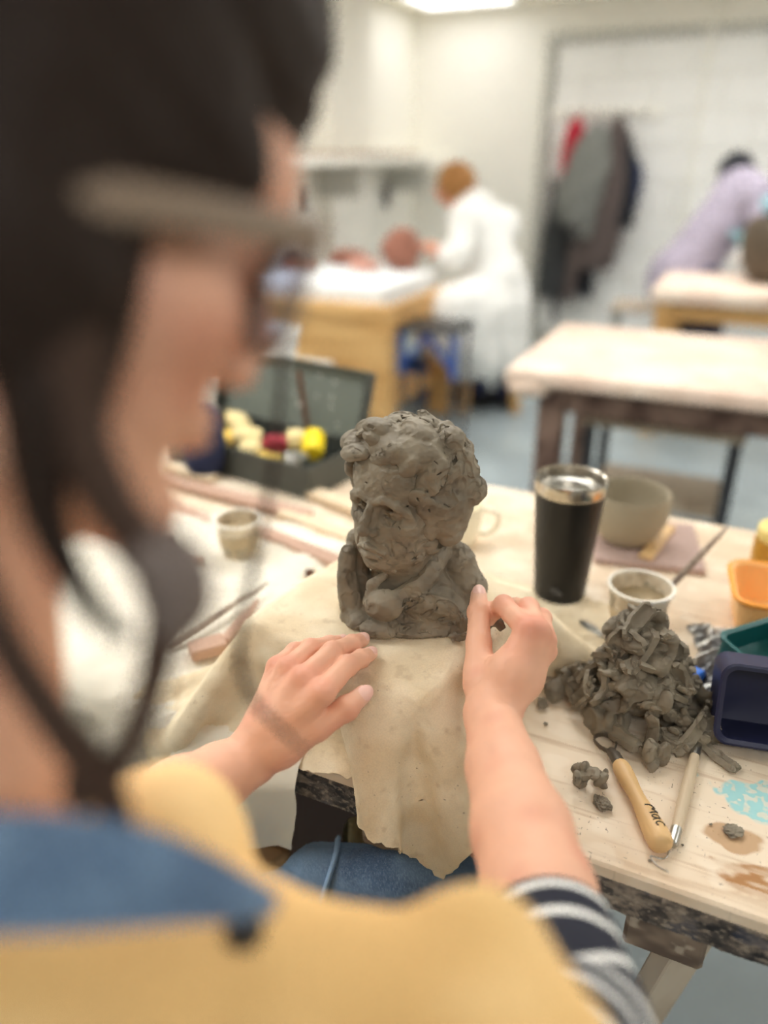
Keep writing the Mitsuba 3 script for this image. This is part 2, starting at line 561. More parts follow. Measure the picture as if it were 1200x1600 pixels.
# rows of painted blocks inside the frame: thin relief, joints recessed
rows, bw, bh = 9, 0.44, 0.215
for r in range(rows):
    x0 = -1.49 - (bw / 2 if r % 2 else 0)
    while x0 < 1.6:
        a, b = max(x0, -1.49), min(x0 + bw, 1.6)
        if b - a > 0.05:
            part('wall_back', 'block', rbox((b - a - 0.006, 0.02, bh - 0.006), ((a + b) / 2, YA - 0.008, 0.10 + (r + 0.5) * bh), 0.003), 'm_wall_brick', room=True)
        x0 += bw
solo('conduit_pipe', cat_(tube([(-0.51, YA - 0.06, 0.0), (-0.51, YA - 0.06, CEILING)], 0.013, 12),
     *[rbox((0.05, 0.05, 0.02), (-0.51, YA - 0.04, z), 0.003) for z in (0.5, 1.2, 1.9)]), 'm_wall',
     'thin white vertical conduit pipe on the back wall between the coats and the stooping man', 'pipe', 30, True)
PLACES = ['', 'above the far table', 'above the plaster bench', 'above the right end of the middle table', 'above the gap between the near and middle tables', 'above the right end of the near table', 'above the left end of the near table', 'behind the camera', 'in the far right corner']
for i, (x, y, w, d) in enumerate(PANELS):
    k = thing('ceiling_light', 'bright fluorescent ceiling panel in the corner above the shelf' if i == 0 else 'fluorescent ceiling panel ' + PLACES[i], 'ceiling light', 'ceiling panels')
    part(k, 'frame', cat_(rbox((w + 0.06, 0.03, 0.03), (x, y - d / 2 - 0.015, CEILING - 0.015)), rbox((w + 0.06, 0.03, 0.03), (x, y + d / 2 + 0.015, CEILING - 0.015)),
                          rbox((0.03, d, 0.03), (x - w / 2 - 0.015, y, CEILING - 0.015)), rbox((0.03, d, 0.03), (x + w / 2 + 0.015, y, CEILING - 0.015))), 'm_white', room=True)
    g = np.array([[x - w / 2, y - d / 2], [x - w / 2, y + d / 2], [x + w / 2, y + d / 2], [x + w / 2, y - d / 2]])
    m = trimesh.Trimesh(np.column_stack([g, np.full(4, CEILING - 0.012)]), [[0, 1, 2], [0, 2, 3]], process=False)
    part(k, 'diffuser', m, 'm_white', room=True, emitter={'type': 'area', 'radiance': {'type': 'rgb', 'value': [v * (0.45 if i == 0 else 1.0) for v in LAMP]}})

# ------------------------------------------------------------------ the near work table
TZ = 0.75
t = thing('work_table', 'pale worn plywood work table under the clay bust with a dark paint-crusted edge', 'table')
FY, BY, TX0, TX1 = 0.548, 1.37, -1.25, 1.5
part(t, 'table_top', rbox((TX1 - TX0, BY - FY, 0.018), ((TX0 + TX1) / 2, (FY + BY) / 2, TZ - 0.009), 0.003), 'm_plywood', room=True)
e = rbox((TX1 - TX0, 0.03, 0.040), ((TX0 + TX1) / 2, FY + 0.017, TZ - 0.0385), 0.003)
e = trimesh.Trimesh(*trimesh.remesh.subdivide_to_size(e.vertices, e.faces, 0.012), process=False)
e.vertices += (meshkit.noise(e.vertices * 90)[:, None] - 0.5) * np.array([0.0, 0.004, 0.003])
part(t, 'front_edge', e, 'm_edge', True, True, label='dark edge strip crusted with old paint and clay')
part(t, 'back_edge', rbox((TX1 - TX0, 0.03, 0.040), ((TX0 + TX1) / 2, BY - 0.017, TZ - 0.0385), 0.003), 'm_edge', room=True)
for x, x2 in ((-0.255, -0.255), (0.035, 0.035)):
    part(t, 'support_block', rbox((0.075, 0.09, 0.055), (x, FY + 0.062, TZ - 0.087), 0.004), 'm_dirty_wood', room=True)
    part(t, 'cross_bearer', rbox((0.06, BY - FY - 0.2, 0.05), (x, (BY + FY) / 2 + 0.05, TZ - 0.085), 0.004), 'm_dirty_wood', room=True)
for x in (TX0 + 0.12, TX1 - 0.12):
    for y in (FY + 0.1, BY - 0.1):
        part(t, 'leg', rbox((0.07, 0.07, TZ - 0.06), (x, y, (TZ - 0.06) / 2), 0.005), 'm_dirty_wood', room=True)
# trestle boards under the table
k = t
for x, dx in ((0.075, -0.10), (0.26, 0.06)):
    part(k, 'trestle_board', bar((x, FY + 0.09, 0.66), (x + dx, FY + 0.16, 0.0), 0.09, 0.022), 'm_boards', room=True)
part(k, 'trestle_rail', bar((-0.35, FY + 0.20, 0.16), (0.6, FY + 0.20, 0.16), 0.022, 0.07), 'm_boards', room=True)

# ------------------------------------------------------------------ the middle table
t = thing('long_table', 'clay-dusted wooden table with dark brown legs standing empty in the middle of the room', 'table')
mx0, mx1, my0, my1, mz = -0.648, 1.35, 2.27, 3.05, 0.75
part(t, 'table_top', rbox((mx1 - mx0, my1 - my0, 0.045), ((mx0 + mx1) / 2, (my0 + my1) / 2, mz - 0.0225), 0.008), 'm_clay_table', room=True)
part(t, 'apron', rbox((mx1 - mx0 - 0.2, 0.025, 0.09), ((mx0 + mx1) / 2, my0 + 0.08, mz - 0.09), 0.004), 'm_brown_wood', room=True)
part(t, 'apron', rbox((mx1 - mx0 - 0.2, 0.025, 0.09), ((mx0 + mx1) / 2, my1 - 0.08, mz - 0.09), 0.004), 'm_brown_wood', room=True)
part(t, 'apron', rbox((0.025, my1 - my0 - 0.2, 0.09), (mx0 + 0.12, (my0 + my1) / 2, mz - 0.09), 0.004), 'm_brown_wood', room=True)
for x in (mx0 + 0.14, mx1 - 0.14):
    for y in (my0 + 0.09, my1 - 0.09):
        part(t, 'leg', rbox((0.08, 0.08, mz - 0.045), (x, y, (mz - 0.045) / 2), 0.006), 'm_brown_wood', room=True)
part(t, 'stretcher', rbox((mx1 - mx0 - 0.3, 0.03, 0.06), ((mx0 + mx1) / 2, my0 + 0.13, 0.17), 0.004), 'm_brown_wood', room=True)
dm = rough(trimesh.creation.icosphere(3, 1.0), 0.25, 0.5)
dm.vertices = dm.vertices * [0.07, 0.04, 0.03] + [mx0 + 0.07, my0 + 0.03, mz - 0.055]
part(t, 'clay_drip', dm, 'm_clay_table', True, True)
# metal stool with a wooden shelf under the middle table
t = thing('shelf_stool', 'metal framed stool with two brown wooden boards under the middle table', 'stool')
sx0, sx1, sy0, sy1 = -0.40, 0.04, 2.46, 2.80
for x in (sx0, sx1):
    for y in (sy0, sy1):
        part(t, 'leg', rbox((0.035, 0.035, 0.55), (x, y, 0.275), 0.004), 'm_dark_metal', room=True)
part(t, 'seat', rbox((sx1 - sx0 + 0.05, sy1 - sy0 + 0.04, 0.025), ((sx0 + sx1) / 2, (sy0 + sy1) / 2, 0.5625), 0.005), 'm_boards', room=True)
part(t, 'shelf', rbox((sx1 - sx0 - 0.04, sy1 - sy0 - 0.02, 0.025), ((sx0 + sx1) / 2, (sy0 + sy1) / 2, 0.29), 0.005), 'm_boards', room=True)
for y in (sy0, sy1):
    part(t, 'rail', rbox((sx1 - sx0, 0.02, 0.03), ((sx0 + sx1) / 2, y, 0.255), 0.003), 'm_dark_metal', room=True)

# ------------------------------------------------------------------ the far table on the right
t = thing('far_table', 'pale wooden table at the back right where the man in the checked shirt leans', 'table')
part(t, 'table_top', rbox((1.9, 0.75, 0.06), (0.50, 4.42, 0.72), 0.008), 'm_clay_table', room=True)
for x in (-0.38, 1.35):
    for y in (4.12, 4.72):
        part(t, 'leg', rbox((0.08, 0.08, 0.69), (x, y, 0.345), 0.006), 'm_yellow_wood', room=True)
part(t, 'rail', rbox((1.7, 0.03, 0.08), (0.5, 4.12, 0.64), 0.004), 'm_yellow_wood', room=True)

# ------------------------------------------------------------------ the yellow wooden bench under the shelf wall
t = thing('plaster_bench', 'yellow wooden bench with a thick white plaster slab where the woman in white works', 'bench')
bx0, bx1, by0, by1 = -2.42, -1.455, 3.18, 4.05
part(t, 'plaster_slab', rbox((bx1 - bx0 - 0.08, by1 - by0 - 0.1, 0.10), ((bx0 + bx1) / 2 - 0.03, (by0 + by1) / 2 + 0.01, 0.745), 0.012), 'm_plaster', room=True, label='thick white plaster slab')
part(t, 'front_panel', rbox((bx1 - bx0 - 0.1, 0.025, 0.42), ((bx0 + bx1) / 2 - 0.04, by0 + 0.025, 0.48), 0.004), 'm_yellow_wood', room=True)
part(t, 'frame_rail', rbox((bx1 - bx0, 0.06, 0.06), ((bx0 + bx1) / 2, by0 + 0.03, 0.695), 0.004), 'm_yellow_wood', room=True)
part(t, 'end_panel', rbox((0.03, by1 - by0, 0.12), (bx1 - 0.015, (by0 + by1) / 2, 0.665), 0.004), 'm_yellow_wood', room=True)
for x in (bx0 + 0.05, bx1 - 0.06):
    for y in (by0 + 0.05, by1 - 0.05):
        part(t, 'leg', rbox((0.11, 0.09, 0.67), (x, y, 0.335), 0.006), 'm_yellow_wood', room=True)
part(t, 'shelf', rbox((bx1 - bx0 - 0.15, by1 - by0 - 0.15, 0.03), ((bx0 + bx1) / 2, (by0 + by1) / 2, 0.2), 0.004), 'm_yellow_wood', room=True)

# ------------------------------------------------------------------ the clay bust
BOARD_Z = 0.87
BUST = np.array([0.022, 0.768, BOARD_Z + 0.0012])
PSI = math.radians(38)
BR, BF, BZ = np.array([math.cos(PSI), -math.sin(PSI), 0]), np.array([-math.sin(PSI), -math.cos(PSI), 0]), np.array([0, 0, 1.0])
BFR = np.stack([BR, BF, BZ], 1)
rng = np.random.default_rng(7)


def L(s, f, z):
    return BR * s + BF * f + BZ * z


def face_rot(seq='', *a):
    return BFR if not seq else BFR @ eul(seq, *a)


# head and neck: skull, jaw, features
def press(m, n, seed, size=(0.006, 0.013), depth=(0.0008, 0.0018), keep=None):
    """thumb presses: patches of the surface flattened to shallow dishes"""
    from scipy.spatial import cKDTree
    g = np.random.default_rng(seed)
    V, N = np.array(m.vertices), np.array(m.vertex_normals)
    tree = cKDTree(V)
    idx = g.integers(0, len(V), n * 3)
    done = 0
    for i in idx:
        if keep is not None and keep(V[i]):
            continue
        r, dp = g.uniform(*size), g.uniform(*depth)
        j = np.array(tree.query_ball_point(V[i], r * 0.5))
        nr = N[j].mean(0)
        nr /= np.linalg.norm(nr) + 1e-9
        nr = nr + g.normal(0, 0.13, 3)
        nr /= np.linalg.norm(nr)
        j = np.array(tree.query_ball_point(V[i], r * 1.6))
        d = V[j] - V[i]
        hgt = d @ nr
        rad = np.linalg.norm(d - hgt[:, None] * nr, axis=1) / r
        cut = np.maximum(0, hgt - (-dp + rad ** 2 * dp * 1.1)) * (hgt > -4 * dp) * (hgt < r * 0.6) * (rad < 1.4) * (N[j] @ nr > 0.45)
        V[j] -= nr * np.minimum(cut, 1.6 * dp)[:, None]
        done += 1
        if done >= n:
            break
    m.vertices = V
    return m


def local(v):
    return np.array([v @ BR, v @ BF, v[2]])


S = Sculpt((-0.095, -0.10, 0.0), (0.09, 0.085, 0.235), 0.00105)
S.ell(L(0, -0.004, 0.146), (0.050, 0.058, 0.066), 0, BFR)
S.ell(L(0, 0.012, 0.104), (0.042, 0.041, 0.046), 0.02, BFR)
S.ell(L(0, 0.030, 0.086), (0.027, 0.022, 0.022), 0.018, BFR)
S.ell(L(0, 0.046, 0.0785), (0.015, 0.010, 0.010), 0.010, BFR)                 # chin
S.ell(L(0, 0.038, 0.175), (0.036, 0.018, 0.026), 0.02, BFR)                    # forehead
for sg in (-1, 1):
    S.ell(L(sg * 0.030, 0.034, 0.125), (0.014, 0.013, 0.009), 0.010, BFR)           # cheekbone
    S.ell(L(sg * 0.023, 0.033, 0.100), (0.014, 0.012, 0.020), 0.014, BFR)          # cheek
S.ell(L(0, 0.0500, 0.103), (0.021, 0.011, 0.015), 0.007, BFR)                   # round the mouth
for sg in (-1, 1):
    S.ell(L(sg * 0.0195, 0.0570, 0.1395), (0.0155, 0.0185, 0.0128), 0.0015, BFR, sub=True)     # socket
    S.ell(L(sg * 0.0105, 0.060, 0.1440), (0.0055, 0.0110, 0.0110), 0.002, BFR, sub=True)
    S.chain([L(sg * 0.004, 0.0560, 0.1535), L(sg * 0.015, 0.0565, 0.1590), L(sg * 0.028, 0.0500, 0.1530)], [0.0040, 0.0042, 0.0040], 0.0020)
    S.chain([L(sg * 0.028, 0.0500, 0.1530), L(sg * 0.036, 0.0420, 0.1440), L(sg * 0.041, 0.0330, 0.1300)], [0.0040, 0.0036, 0.0020], 0.0060)   # brow ledge
    S.ell(L(sg * 0.0195, 0.0372, 0.1375), (0.0105, 0.0085, 0.0078), 0.0006, BFR)               # eyeball
    S.chain([L(sg * 0.0095, 0.0435, 0.1390), L(sg * 0.019, 0.0470, 0.1420), L(sg * 0.030, 0.0405, 0.1360)], [0.0018, 0.0024, 0.0018], 0.0004)   # upper lid
    S.chain([L(sg * 0.0105, 0.0450, 0.1325), L(sg * 0.020, 0.0465, 0.1295), L(sg * 0.031, 0.0415, 0.1320)], [0.0018, 0.0026, 0.0018], 0.0018)     # lower lid
# nose: a pinched ridge and a small lumpy tip
S.chain([L(0, 0.0545, 0.1570), L(0.0006, 0.0620, 0.1460), L(-0.0004, 0.0675, 0.1350), L(0.0, 0.0710, 0.1265)], [0.0034, 0.0036, 0.0048, 0.0060], 0.0035)
S.cone(L(0.0, 0.0520, 0.1420), L(0.0, 0.0590, 0.1260), 0.0058, 0.0078, 0.004)
S.ell(L(0, 0.0715, 0.1245), (0.0056, 0.0056, 0.0054), 0.0022, BFR)
S.chain([L(0.0015, 0.0640, 0.1500), L(0.0010, 0.0690, 0.1400), L(-0.0012, 0.0720, 0.1330)], [0.0016, 0.0020, 0.0014], 0.0006)
for sg in (-1, 1):
    S.ell(L(sg * 0.0074, 0.0625, 0.1225), (0.0044, 0.0066, 0.0048), 0.0018, BFR)
    S.ell(L(sg * 0.0048, 0.0700, 0.1168), (0.0024, 0.0040, 0.0024), 0.001, BFR, sub=True)
    # fold from the nose to the mouth
    S.chain([L(sg * 0.0135, 0.0585, 0.1225), L(sg * 0.0200, 0.0540, 0.1100), L(sg * 0.0225, 0.0500, 0.0960)], [0.0016, 0.0026, 0.0014], 0.003, True)
# mouth: small, turned down at the corners
for sg in (-1, 1):
    S.cone(L(sg * 0.001, 0.0640, 0.1045), L(sg * 0.0165, 0.0570, 0.0975), 0.0042, 0.0028, 0.0012)
    S.cone(L(0, 0.0625, 0.0945), L(sg * 0.0120, 0.0580, 0.0925), 0.0048, 0.0034, 0.0012)
S.chain([L(-0.0205, 0.0555, 0.0915), L(-0.009, 0.0655, 0.0990), L(0, 0.0685, 0.1000), L(0.009, 0.0655, 0.0990), L(0.0205, 0.0555, 0.0915)], [0.0018, 0.0026, 0.0026, 0.0026, 0.0022], 0.0004, True)
S.ell(L(0, 0.0600, 0.0865), (0.012, 0.0060, 0.0032), 0.002, BFR, sub=True)
S.cone(L(0.002, 0.004, 0.10), L(0, -0.002, 0.03), 0.036, 0.038, 0.010)               # neck
# pressed-on strips and patches
for k in range(64):
    a = rng.uniform(-1.2, 1.5)
    z = rng.uniform(0.07, 0.19)
    rr = 0.0505 + 0.004 * math.cos(a) - 0.14 * max(0, 0.105 - z)
    c = L(rr * 0.9 * math.sin(a), rr * math.cos(a), z)
    if abs(a) < 0.46 and 0.080 < z < 0.165:
        continue
    M = BFR @ eul('zyx', -math.degrees(a), rng.uniform(-25, 25), rng.uniform(-20, 20))
    S.ell(c, (rng.uniform(0.004, 0.011), 0.0026, rng.uniform(0.003, 0.010)), 0.0010, M)
for k in range(26):                                                     # short nicks
    a, z = rng.uniform(-0.9, 1.5), rng.uniform(0.07, 0.18)
    c = L(0.050 * math.sin(a), 0.054 * math.cos(a), z)
    S.ell(c, (rng.uniform(0.0015, 0.005), 0.005, 0.0007), 0.0006, BFR @ eul('zy', -math.degrees(a), rng.uniform(-80, 80)), sub=True)
HEAD = biggest(S.mesh())
FACE = lambda v: (lambda q: abs(q[0]) < 0.036 and q[1] > 0.020 and 0.078 < q[2] < 0.166)(local(v))
MOUTH = lambda v: (lambda q: abs(q[0]) < 0.030 and q[1] > 0.030 and 0.082 < q[2] < 0.160)(local(v))
press(HEAD, 110, 21, (0.005, 0.010), (0.0005, 0.0010), FACE)
press(HEAD, 70, 22, (0.0025, 0.005), (0.0002, 0.0005), MOUTH)
rough(HEAD, 0.0006, 0.008, 3, 3)
rough(HEAD, 0.0005, 0.004, 4, 2)
HEAD.apply_translation(BUST)

# hair: a heavy mop, swept back from the brow, in pressed lumps
S = Sculpt((-0.105, -0.10, 0.055), (0.105, 0.10, 0.255), 0.00105)
S.ell(L(0.004, -0.020, 0.176), (0.060, 0.054, 0.048), 0, BFR)
S.ell(L(0.040, -0.016, 0.150), (0.033, 0.044, 0.052), 0.012, BFR)
S.ell(L(-0.040, -0.010, 0.166), (0.027, 0.038, 0.044), 0.010, BFR)
S.ell(L(0.008, 0.012, 0.203), (0.050, 0.038, 0.024), 0.010, BFR)
S.ell(L(0.046, -0.026, 0.116), (0.017, 0.026, 0.028), 0.010, BFR)
S.ell(L(0.0, -0.043, 0.130), (0.048, 0.030, 0.050), 0.012, BFR)


def lump(s, f, z, r, ang=(0, 0, 0), k=0.0016):
    S.ell(L(s, f, z), r, k, BFR @ eul('zyx', *ang))


for k in range(64):                                                  # pressed pieces of clay, large and flat
    a, b = rng.uniform(-2.6, 2.9), rng.uniform(-0.6, 1.45)
    n = np.array([math.sin(a) * math.cos(b), math.cos(a) * math.cos(b), math.sin(b)])
    c = np.array([0.006, -0.012, 0.170]) + n * np.array([0.066, 0.056, 0.056])
    if (c[1] > 0.026 and c[2] < 0.192 and c[0] < 0.030) or (c[1] > 0.014 and c[2] < 0.17 and c[0] < 0.038):
        continue
    R_ = Rotation.align_vectors([n], [[0, 1, 0]])[0].as_matrix() @ eul('yxz', rng.uniform(0, 180), rng.uniform(-14, 14), rng.uniform(-14, 14))
    S.ell(L(*c), (rng.uniform(0.012, 0.024), rng.uniform(0.0035, 0.0065), rng.uniform(0.007, 0.012)), rng.uniform(0.0002, 0.0012), BFR @ R_)
# named big forms, from the photograph
lump(-0.047, 0.020, 0.198, (0.017, 0.021, 0.013), (30, 0, 0))
lump(-0.055, 0.012, 0.186, (0.010, 0.016, 0.014), (20, 0, 0))
lump(-0.030, 0.024, 0.212, (0.014, 0.014, 0.008), (10, -15, 10), 0.0006)
lump(-0.040, 0.008, 0.214, (0.018, 0.015, 0.009), (0, -20, 0), 0.0006)
lump(-0.010, 0.022, 0.220, (0.019, 0.024, 0.011), (35, 5, 18), 0.003)
lump(-0.008, 0.040, 0.213, (0.009, 0.016, 0.007), (25, 5, 40), 0.0004)      # a flat tongue folded forward
lump(0.012, 0.041, 0.203, (0.012, 0.011, 0.021), (0, 55, -15))        # wave parting to the right of the brow
lump(0.028, 0.035, 0.190, (0.011, 0.012, 0.024), (0, 42, -10))
lump(0.040, 0.023, 0.168, (0.010, 0.013, 0.026), (0, 22, 0))
lump(0.024, 0.010, 0.223, (0.022, 0.018, 0.010), (10, 15, 0), 0.0006)
lump(0.048, -0.016, 0.210, (0.017, 0.020, 0.014), (-20, 30, 0), 0.0006)
lump(0.050, 0.012, 0.188, (0.013, 0.020, 0.018), (0, 25, 0), 0.001)
lump(0.062, -0.006, 0.172, (0.009, 0.017, 0.024), (0, 10, 0), 0.0006)
lump(0.068, -0.030, 0.154, (0.015, 0.018, 0.018), (0, 0, 0), 0.002)          # the bulge at the right
lump(0.058, -0.004, 0.140, (0.012, 0.018, 0.014), (0, 0, 0), 0.0006)
lump(0.056, -0.006, 0.122, (0.012, 0.018, 0.015), (0, 0, 15), 0.0006)
lump(0.052, -0.016, 0.104, (0.014, 0.018, 0.013), (0, 0, 0), 0.001)
lump(0.044, 0.010, 0.126, (0.010, 0.014, 0.022), (0, 0, 10))
lump(-0.054, 0.018, 0.170, (0.009, 0.015, 0.015))
lump(-0.053, 0.012, 0.150, (0.008, 0.013, 0.014))
for k in range(46):                                                  # nail-nicks and gaps between the lumps
    a, b = rng.uniform(-1.6, 2.4), rng.uniform(-0.5, 1.4)
    n = np.array([math.sin(a) * math.cos(b), math.cos(a) * math.cos(b), math.sin(b)])
    c = np.array([0.006, -0.012, 0.170]) + n * np.array([0.071, 0.061, 0.060])
    R_ = Rotation.align_vectors([n], [[0, 1, 0]])[0].as_matrix() @ eul('y', rng.uniform(0, 180))
    S.ell(L(*c), (rng.uniform(0.002, 0.006), 0.0065, rng.uniform(0.0005, 0.0010)), 0.0006, BFR @ R_, sub=True)
# keep the face free of the mop
S.ell(L(-0.004, 0.060, 0.134), (0.040, 0.034, 0.052), 0.003, BFR, sub=True)
S.ell(L(0.016, 0.050, 0.101), (0.034, 0.040, 0.040), 0.003, BFR, sub=True)
lump(-0.030, 0.043, 0.197, (0.022, 0.016, 0.0095), (15, -12, 0), 0.0008)     # forelock lying over the brow
lump(-0.040, 0.036, 0.200, (0.012, 0.012, 0.010), (0, 0, 0), 0.0008)
lump(0.004, 0.046, 0.199, (0.008, 0.008, 0.015), (0, 62, -15), 0.001)
HAIR = biggest(S.mesh())
press(HAIR, 130, 23, (0.006, 0.013), (0.0008, 0.0018))
press(HAIR, 120, 24, (0.003, 0.006), (0.0004, 0.0009))
rough(HAIR, 0.0016, 0.020, 11, 3)
rough(HAIR, 0.0007, 0.005, 12, 2)
HAIR.apply_translation(BUST)

# shoulders, collar and lapels
S = Sculpt((-0.105, -0.095, -0.012), (0.12, 0.085, 0.115), 0.0011)
S.ell((0.010, 0.000, 0.004), (0.076, 0.056, 0.040), 0)
S.ell((0.050, 0.004, 0.008), (0.042, 0.046, 0.026), 0.012)
S.cone((0.012, 0.012, 0.07), (0.012, 0.008, 0.02), 0.034, 0.050, 0.012)
S.chain([(0.050, 0.016, 0.084), (0.064, 0.006, 0.056), (0.075, -0.002, 0.026), (0.078, -0.008, 0.004)], [0.008, 0.018, 0.021, 0.018], 0.006)   # right shoulder
S.chain([(-0.062, -0.012, 0.078), (-0.064, -0.018, 0.050), (-0.060, -0.022, 0.018), (-0.058, -0.026, 0.0)], [0.009, 0.0115, 0.0145, 0.014], 0.002)      # left lapel, standing
S.cone((-0.052, 0.004, 0.085), (-0.054, 0.0, 0.0), 0.013, 0.02, 0.004)
S.ell((-0.050, -0.040, 0.006), (0.016, 0.014, 0.010), 0.002)
S.ell((-0.022, -0.057, 0.036), (0.0205, 0.015, 0.0185), 0.0015, eul('z', -10))                                        # knot
S.ell((-0.026, -0.062, 0.010), (0.023, 0.013, 0.011), 0.0015, eul('z', 8))
S.ell((-0.018, -0.070, 0.008), (0.010, 0.006, 0.006), 0.001)
for dz, dy in ((0, 0), (0.009, 0.004)):
    S.chain([(-0.008, -0.057 + dy, 0.036 + dz), (0.012, -0.048 + dy, 0.044 + dz), (0.030, -0.030 + dy, 0.057 + dz), (0.047, -0.002 + dy, 0.070 + dz)], [0.0075, 0.0085, 0.0085, 0.007], 0.0022)     # collar wing
S.chain([(-0.040, -0.046, 0.034), (-0.034, -0.046, 0.055), (-0.022, -0.040, 0.064)], [0.006, 0.006, 0.004], 0.002)
S.ell((0.034, -0.050, 0.020), (0.036, 0.013, 0.026), 0.001, eul('zyx', -6, 26, 12))                                     # big lapel plate
S.ell((0.024, -0.058, 0.003), (0.044, 0.011, 0.011), 0.002, eul('z', 4))
S.ell((0.070, -0.042, 0.006), (0.020, 0.012, 0.012), 0.002, eul('z', 35))
S.chain([(0.008, -0.058, 0.042), (0.014, -0.066, 0.022), (0.004, -0.072, 0.004)], [0.0018, 0.003, 0.002], 0.001, True)
S.chain([(0.046, -0.050, 0.052), (0.062, -0.052, 0.032), (0.056, -0.058, 0.014)], [0.0018, 0.0036, 0.002], 0.001, True)
S.chain([(0.020, -0.066, 0.014), (0.052, -0.060, 0.014), (0.072, -0.050, 0.022)], [0.001, 0.002, 0.0016], 0.001, True)
S.chain([(-0.006, -0.058, 0.044), (0.02, -0.052, 0.036), (0.044, -0.034, 0.056)], [0.0012, 0.0018, 0.0014], 0.001, True)
for k in range(30):
    a, z = rng.uniform(-0.2, 3.0), rng.uniform(0.004, 0.06)
    c = (0.012 + 0.078 * math.cos(a), -0.062 * math.sin(a), z)
    S.ell(c, (rng.uniform(0.002, 0.006), 0.007, 0.0007), 0.0006, eul('zy', rng.uniform(-90, 90), rng.uniform(-60, 60)), sub=True)
S.plane_cut((0, 0, 1), 0.0)
COLLAR = biggest(S.mesh())
press(COLLAR, 80, 25, (0.008, 0.016), (0.0007, 0.0016))
press(COLLAR, 80, 26, (0.004, 0.007), (0.0003, 0.0008))
low = np.clip((COLLAR.vertices[:, 2] - 0.001) / 0.006, 0, 1)
q = (meshkit.fbm(COLLAR.vertices / 0.014, 4, 5) - 0.5) * 0.0042
COLLAR.vertices += COLLAR.vertex_normals * (q * low)[:, None]
COLLAR.apply_translation(BUST)
t = thing('clay_bust', 'grey clay portrait bust with wavy hair and a down-turned mouth on the cloth-covered board', 'sculpture')
part(t, 'head', HEAD, 'm_clay', True, label='clay face with deep eye sockets and neck')
part(t, 'hair', HAIR, 'm_clay', True, label='thick lumpy clay hair swept off the brow')
part(t, 'collar', COLLAR, 'm_clay', True, label='clay shoulders with collar, knot and lapels')

# ------------------------------------------------------------------ turntable, board and the cloth over it
BC = np.array([0.012, 0.773])
BA = math.radians(-35)
WHEEL = BC + [0.036, -0.058]
BX, BY_ = np.array([math.cos(BA), math.sin(BA)]), np.array([-math.sin(BA), math.cos(BA)])
t = thing('banding_wheel', 'blue-painted turntable under the cloth-covered modelling board', 'turntable')
mm = lathe([(0.0, 0), (0.086, 0), (0.090, 0.004), (0.090, 0.018), (0.075, 0.022), (0.0, 0.022)], 48, (WHEEL[0], WHEEL[1], TZ + 0.0005))
part(t, 'base', mm, 'm_blue_paint', 30)
part(t, 'column', lathe([(0.0, 0.015), (0.05, 0.015), (0.035, 0.04), (0.03, 0.078), (0.0, 0.078)], 32, (BC[0], BC[1], TZ)), 'm_blue_paint', 30)
part(t, 'head', lathe([(0.0, 0.074), (0.10, 0.076), (0.105, 0.081), (0.105, 0.088), (0.0, 0.088)], 48, (BC[0], BC[1], TZ)), 'm_blue_paint', 30)
solo('modelling_board', rbox((0.25, 0.25, 0.030), (BC[0], BC[1], BOARD_Z - 0.0175), 0.006, rz(math.degrees(BA))), 'm_boards',
     'square wooden modelling board hidden under the canvas cloth beneath the bust', 'board')


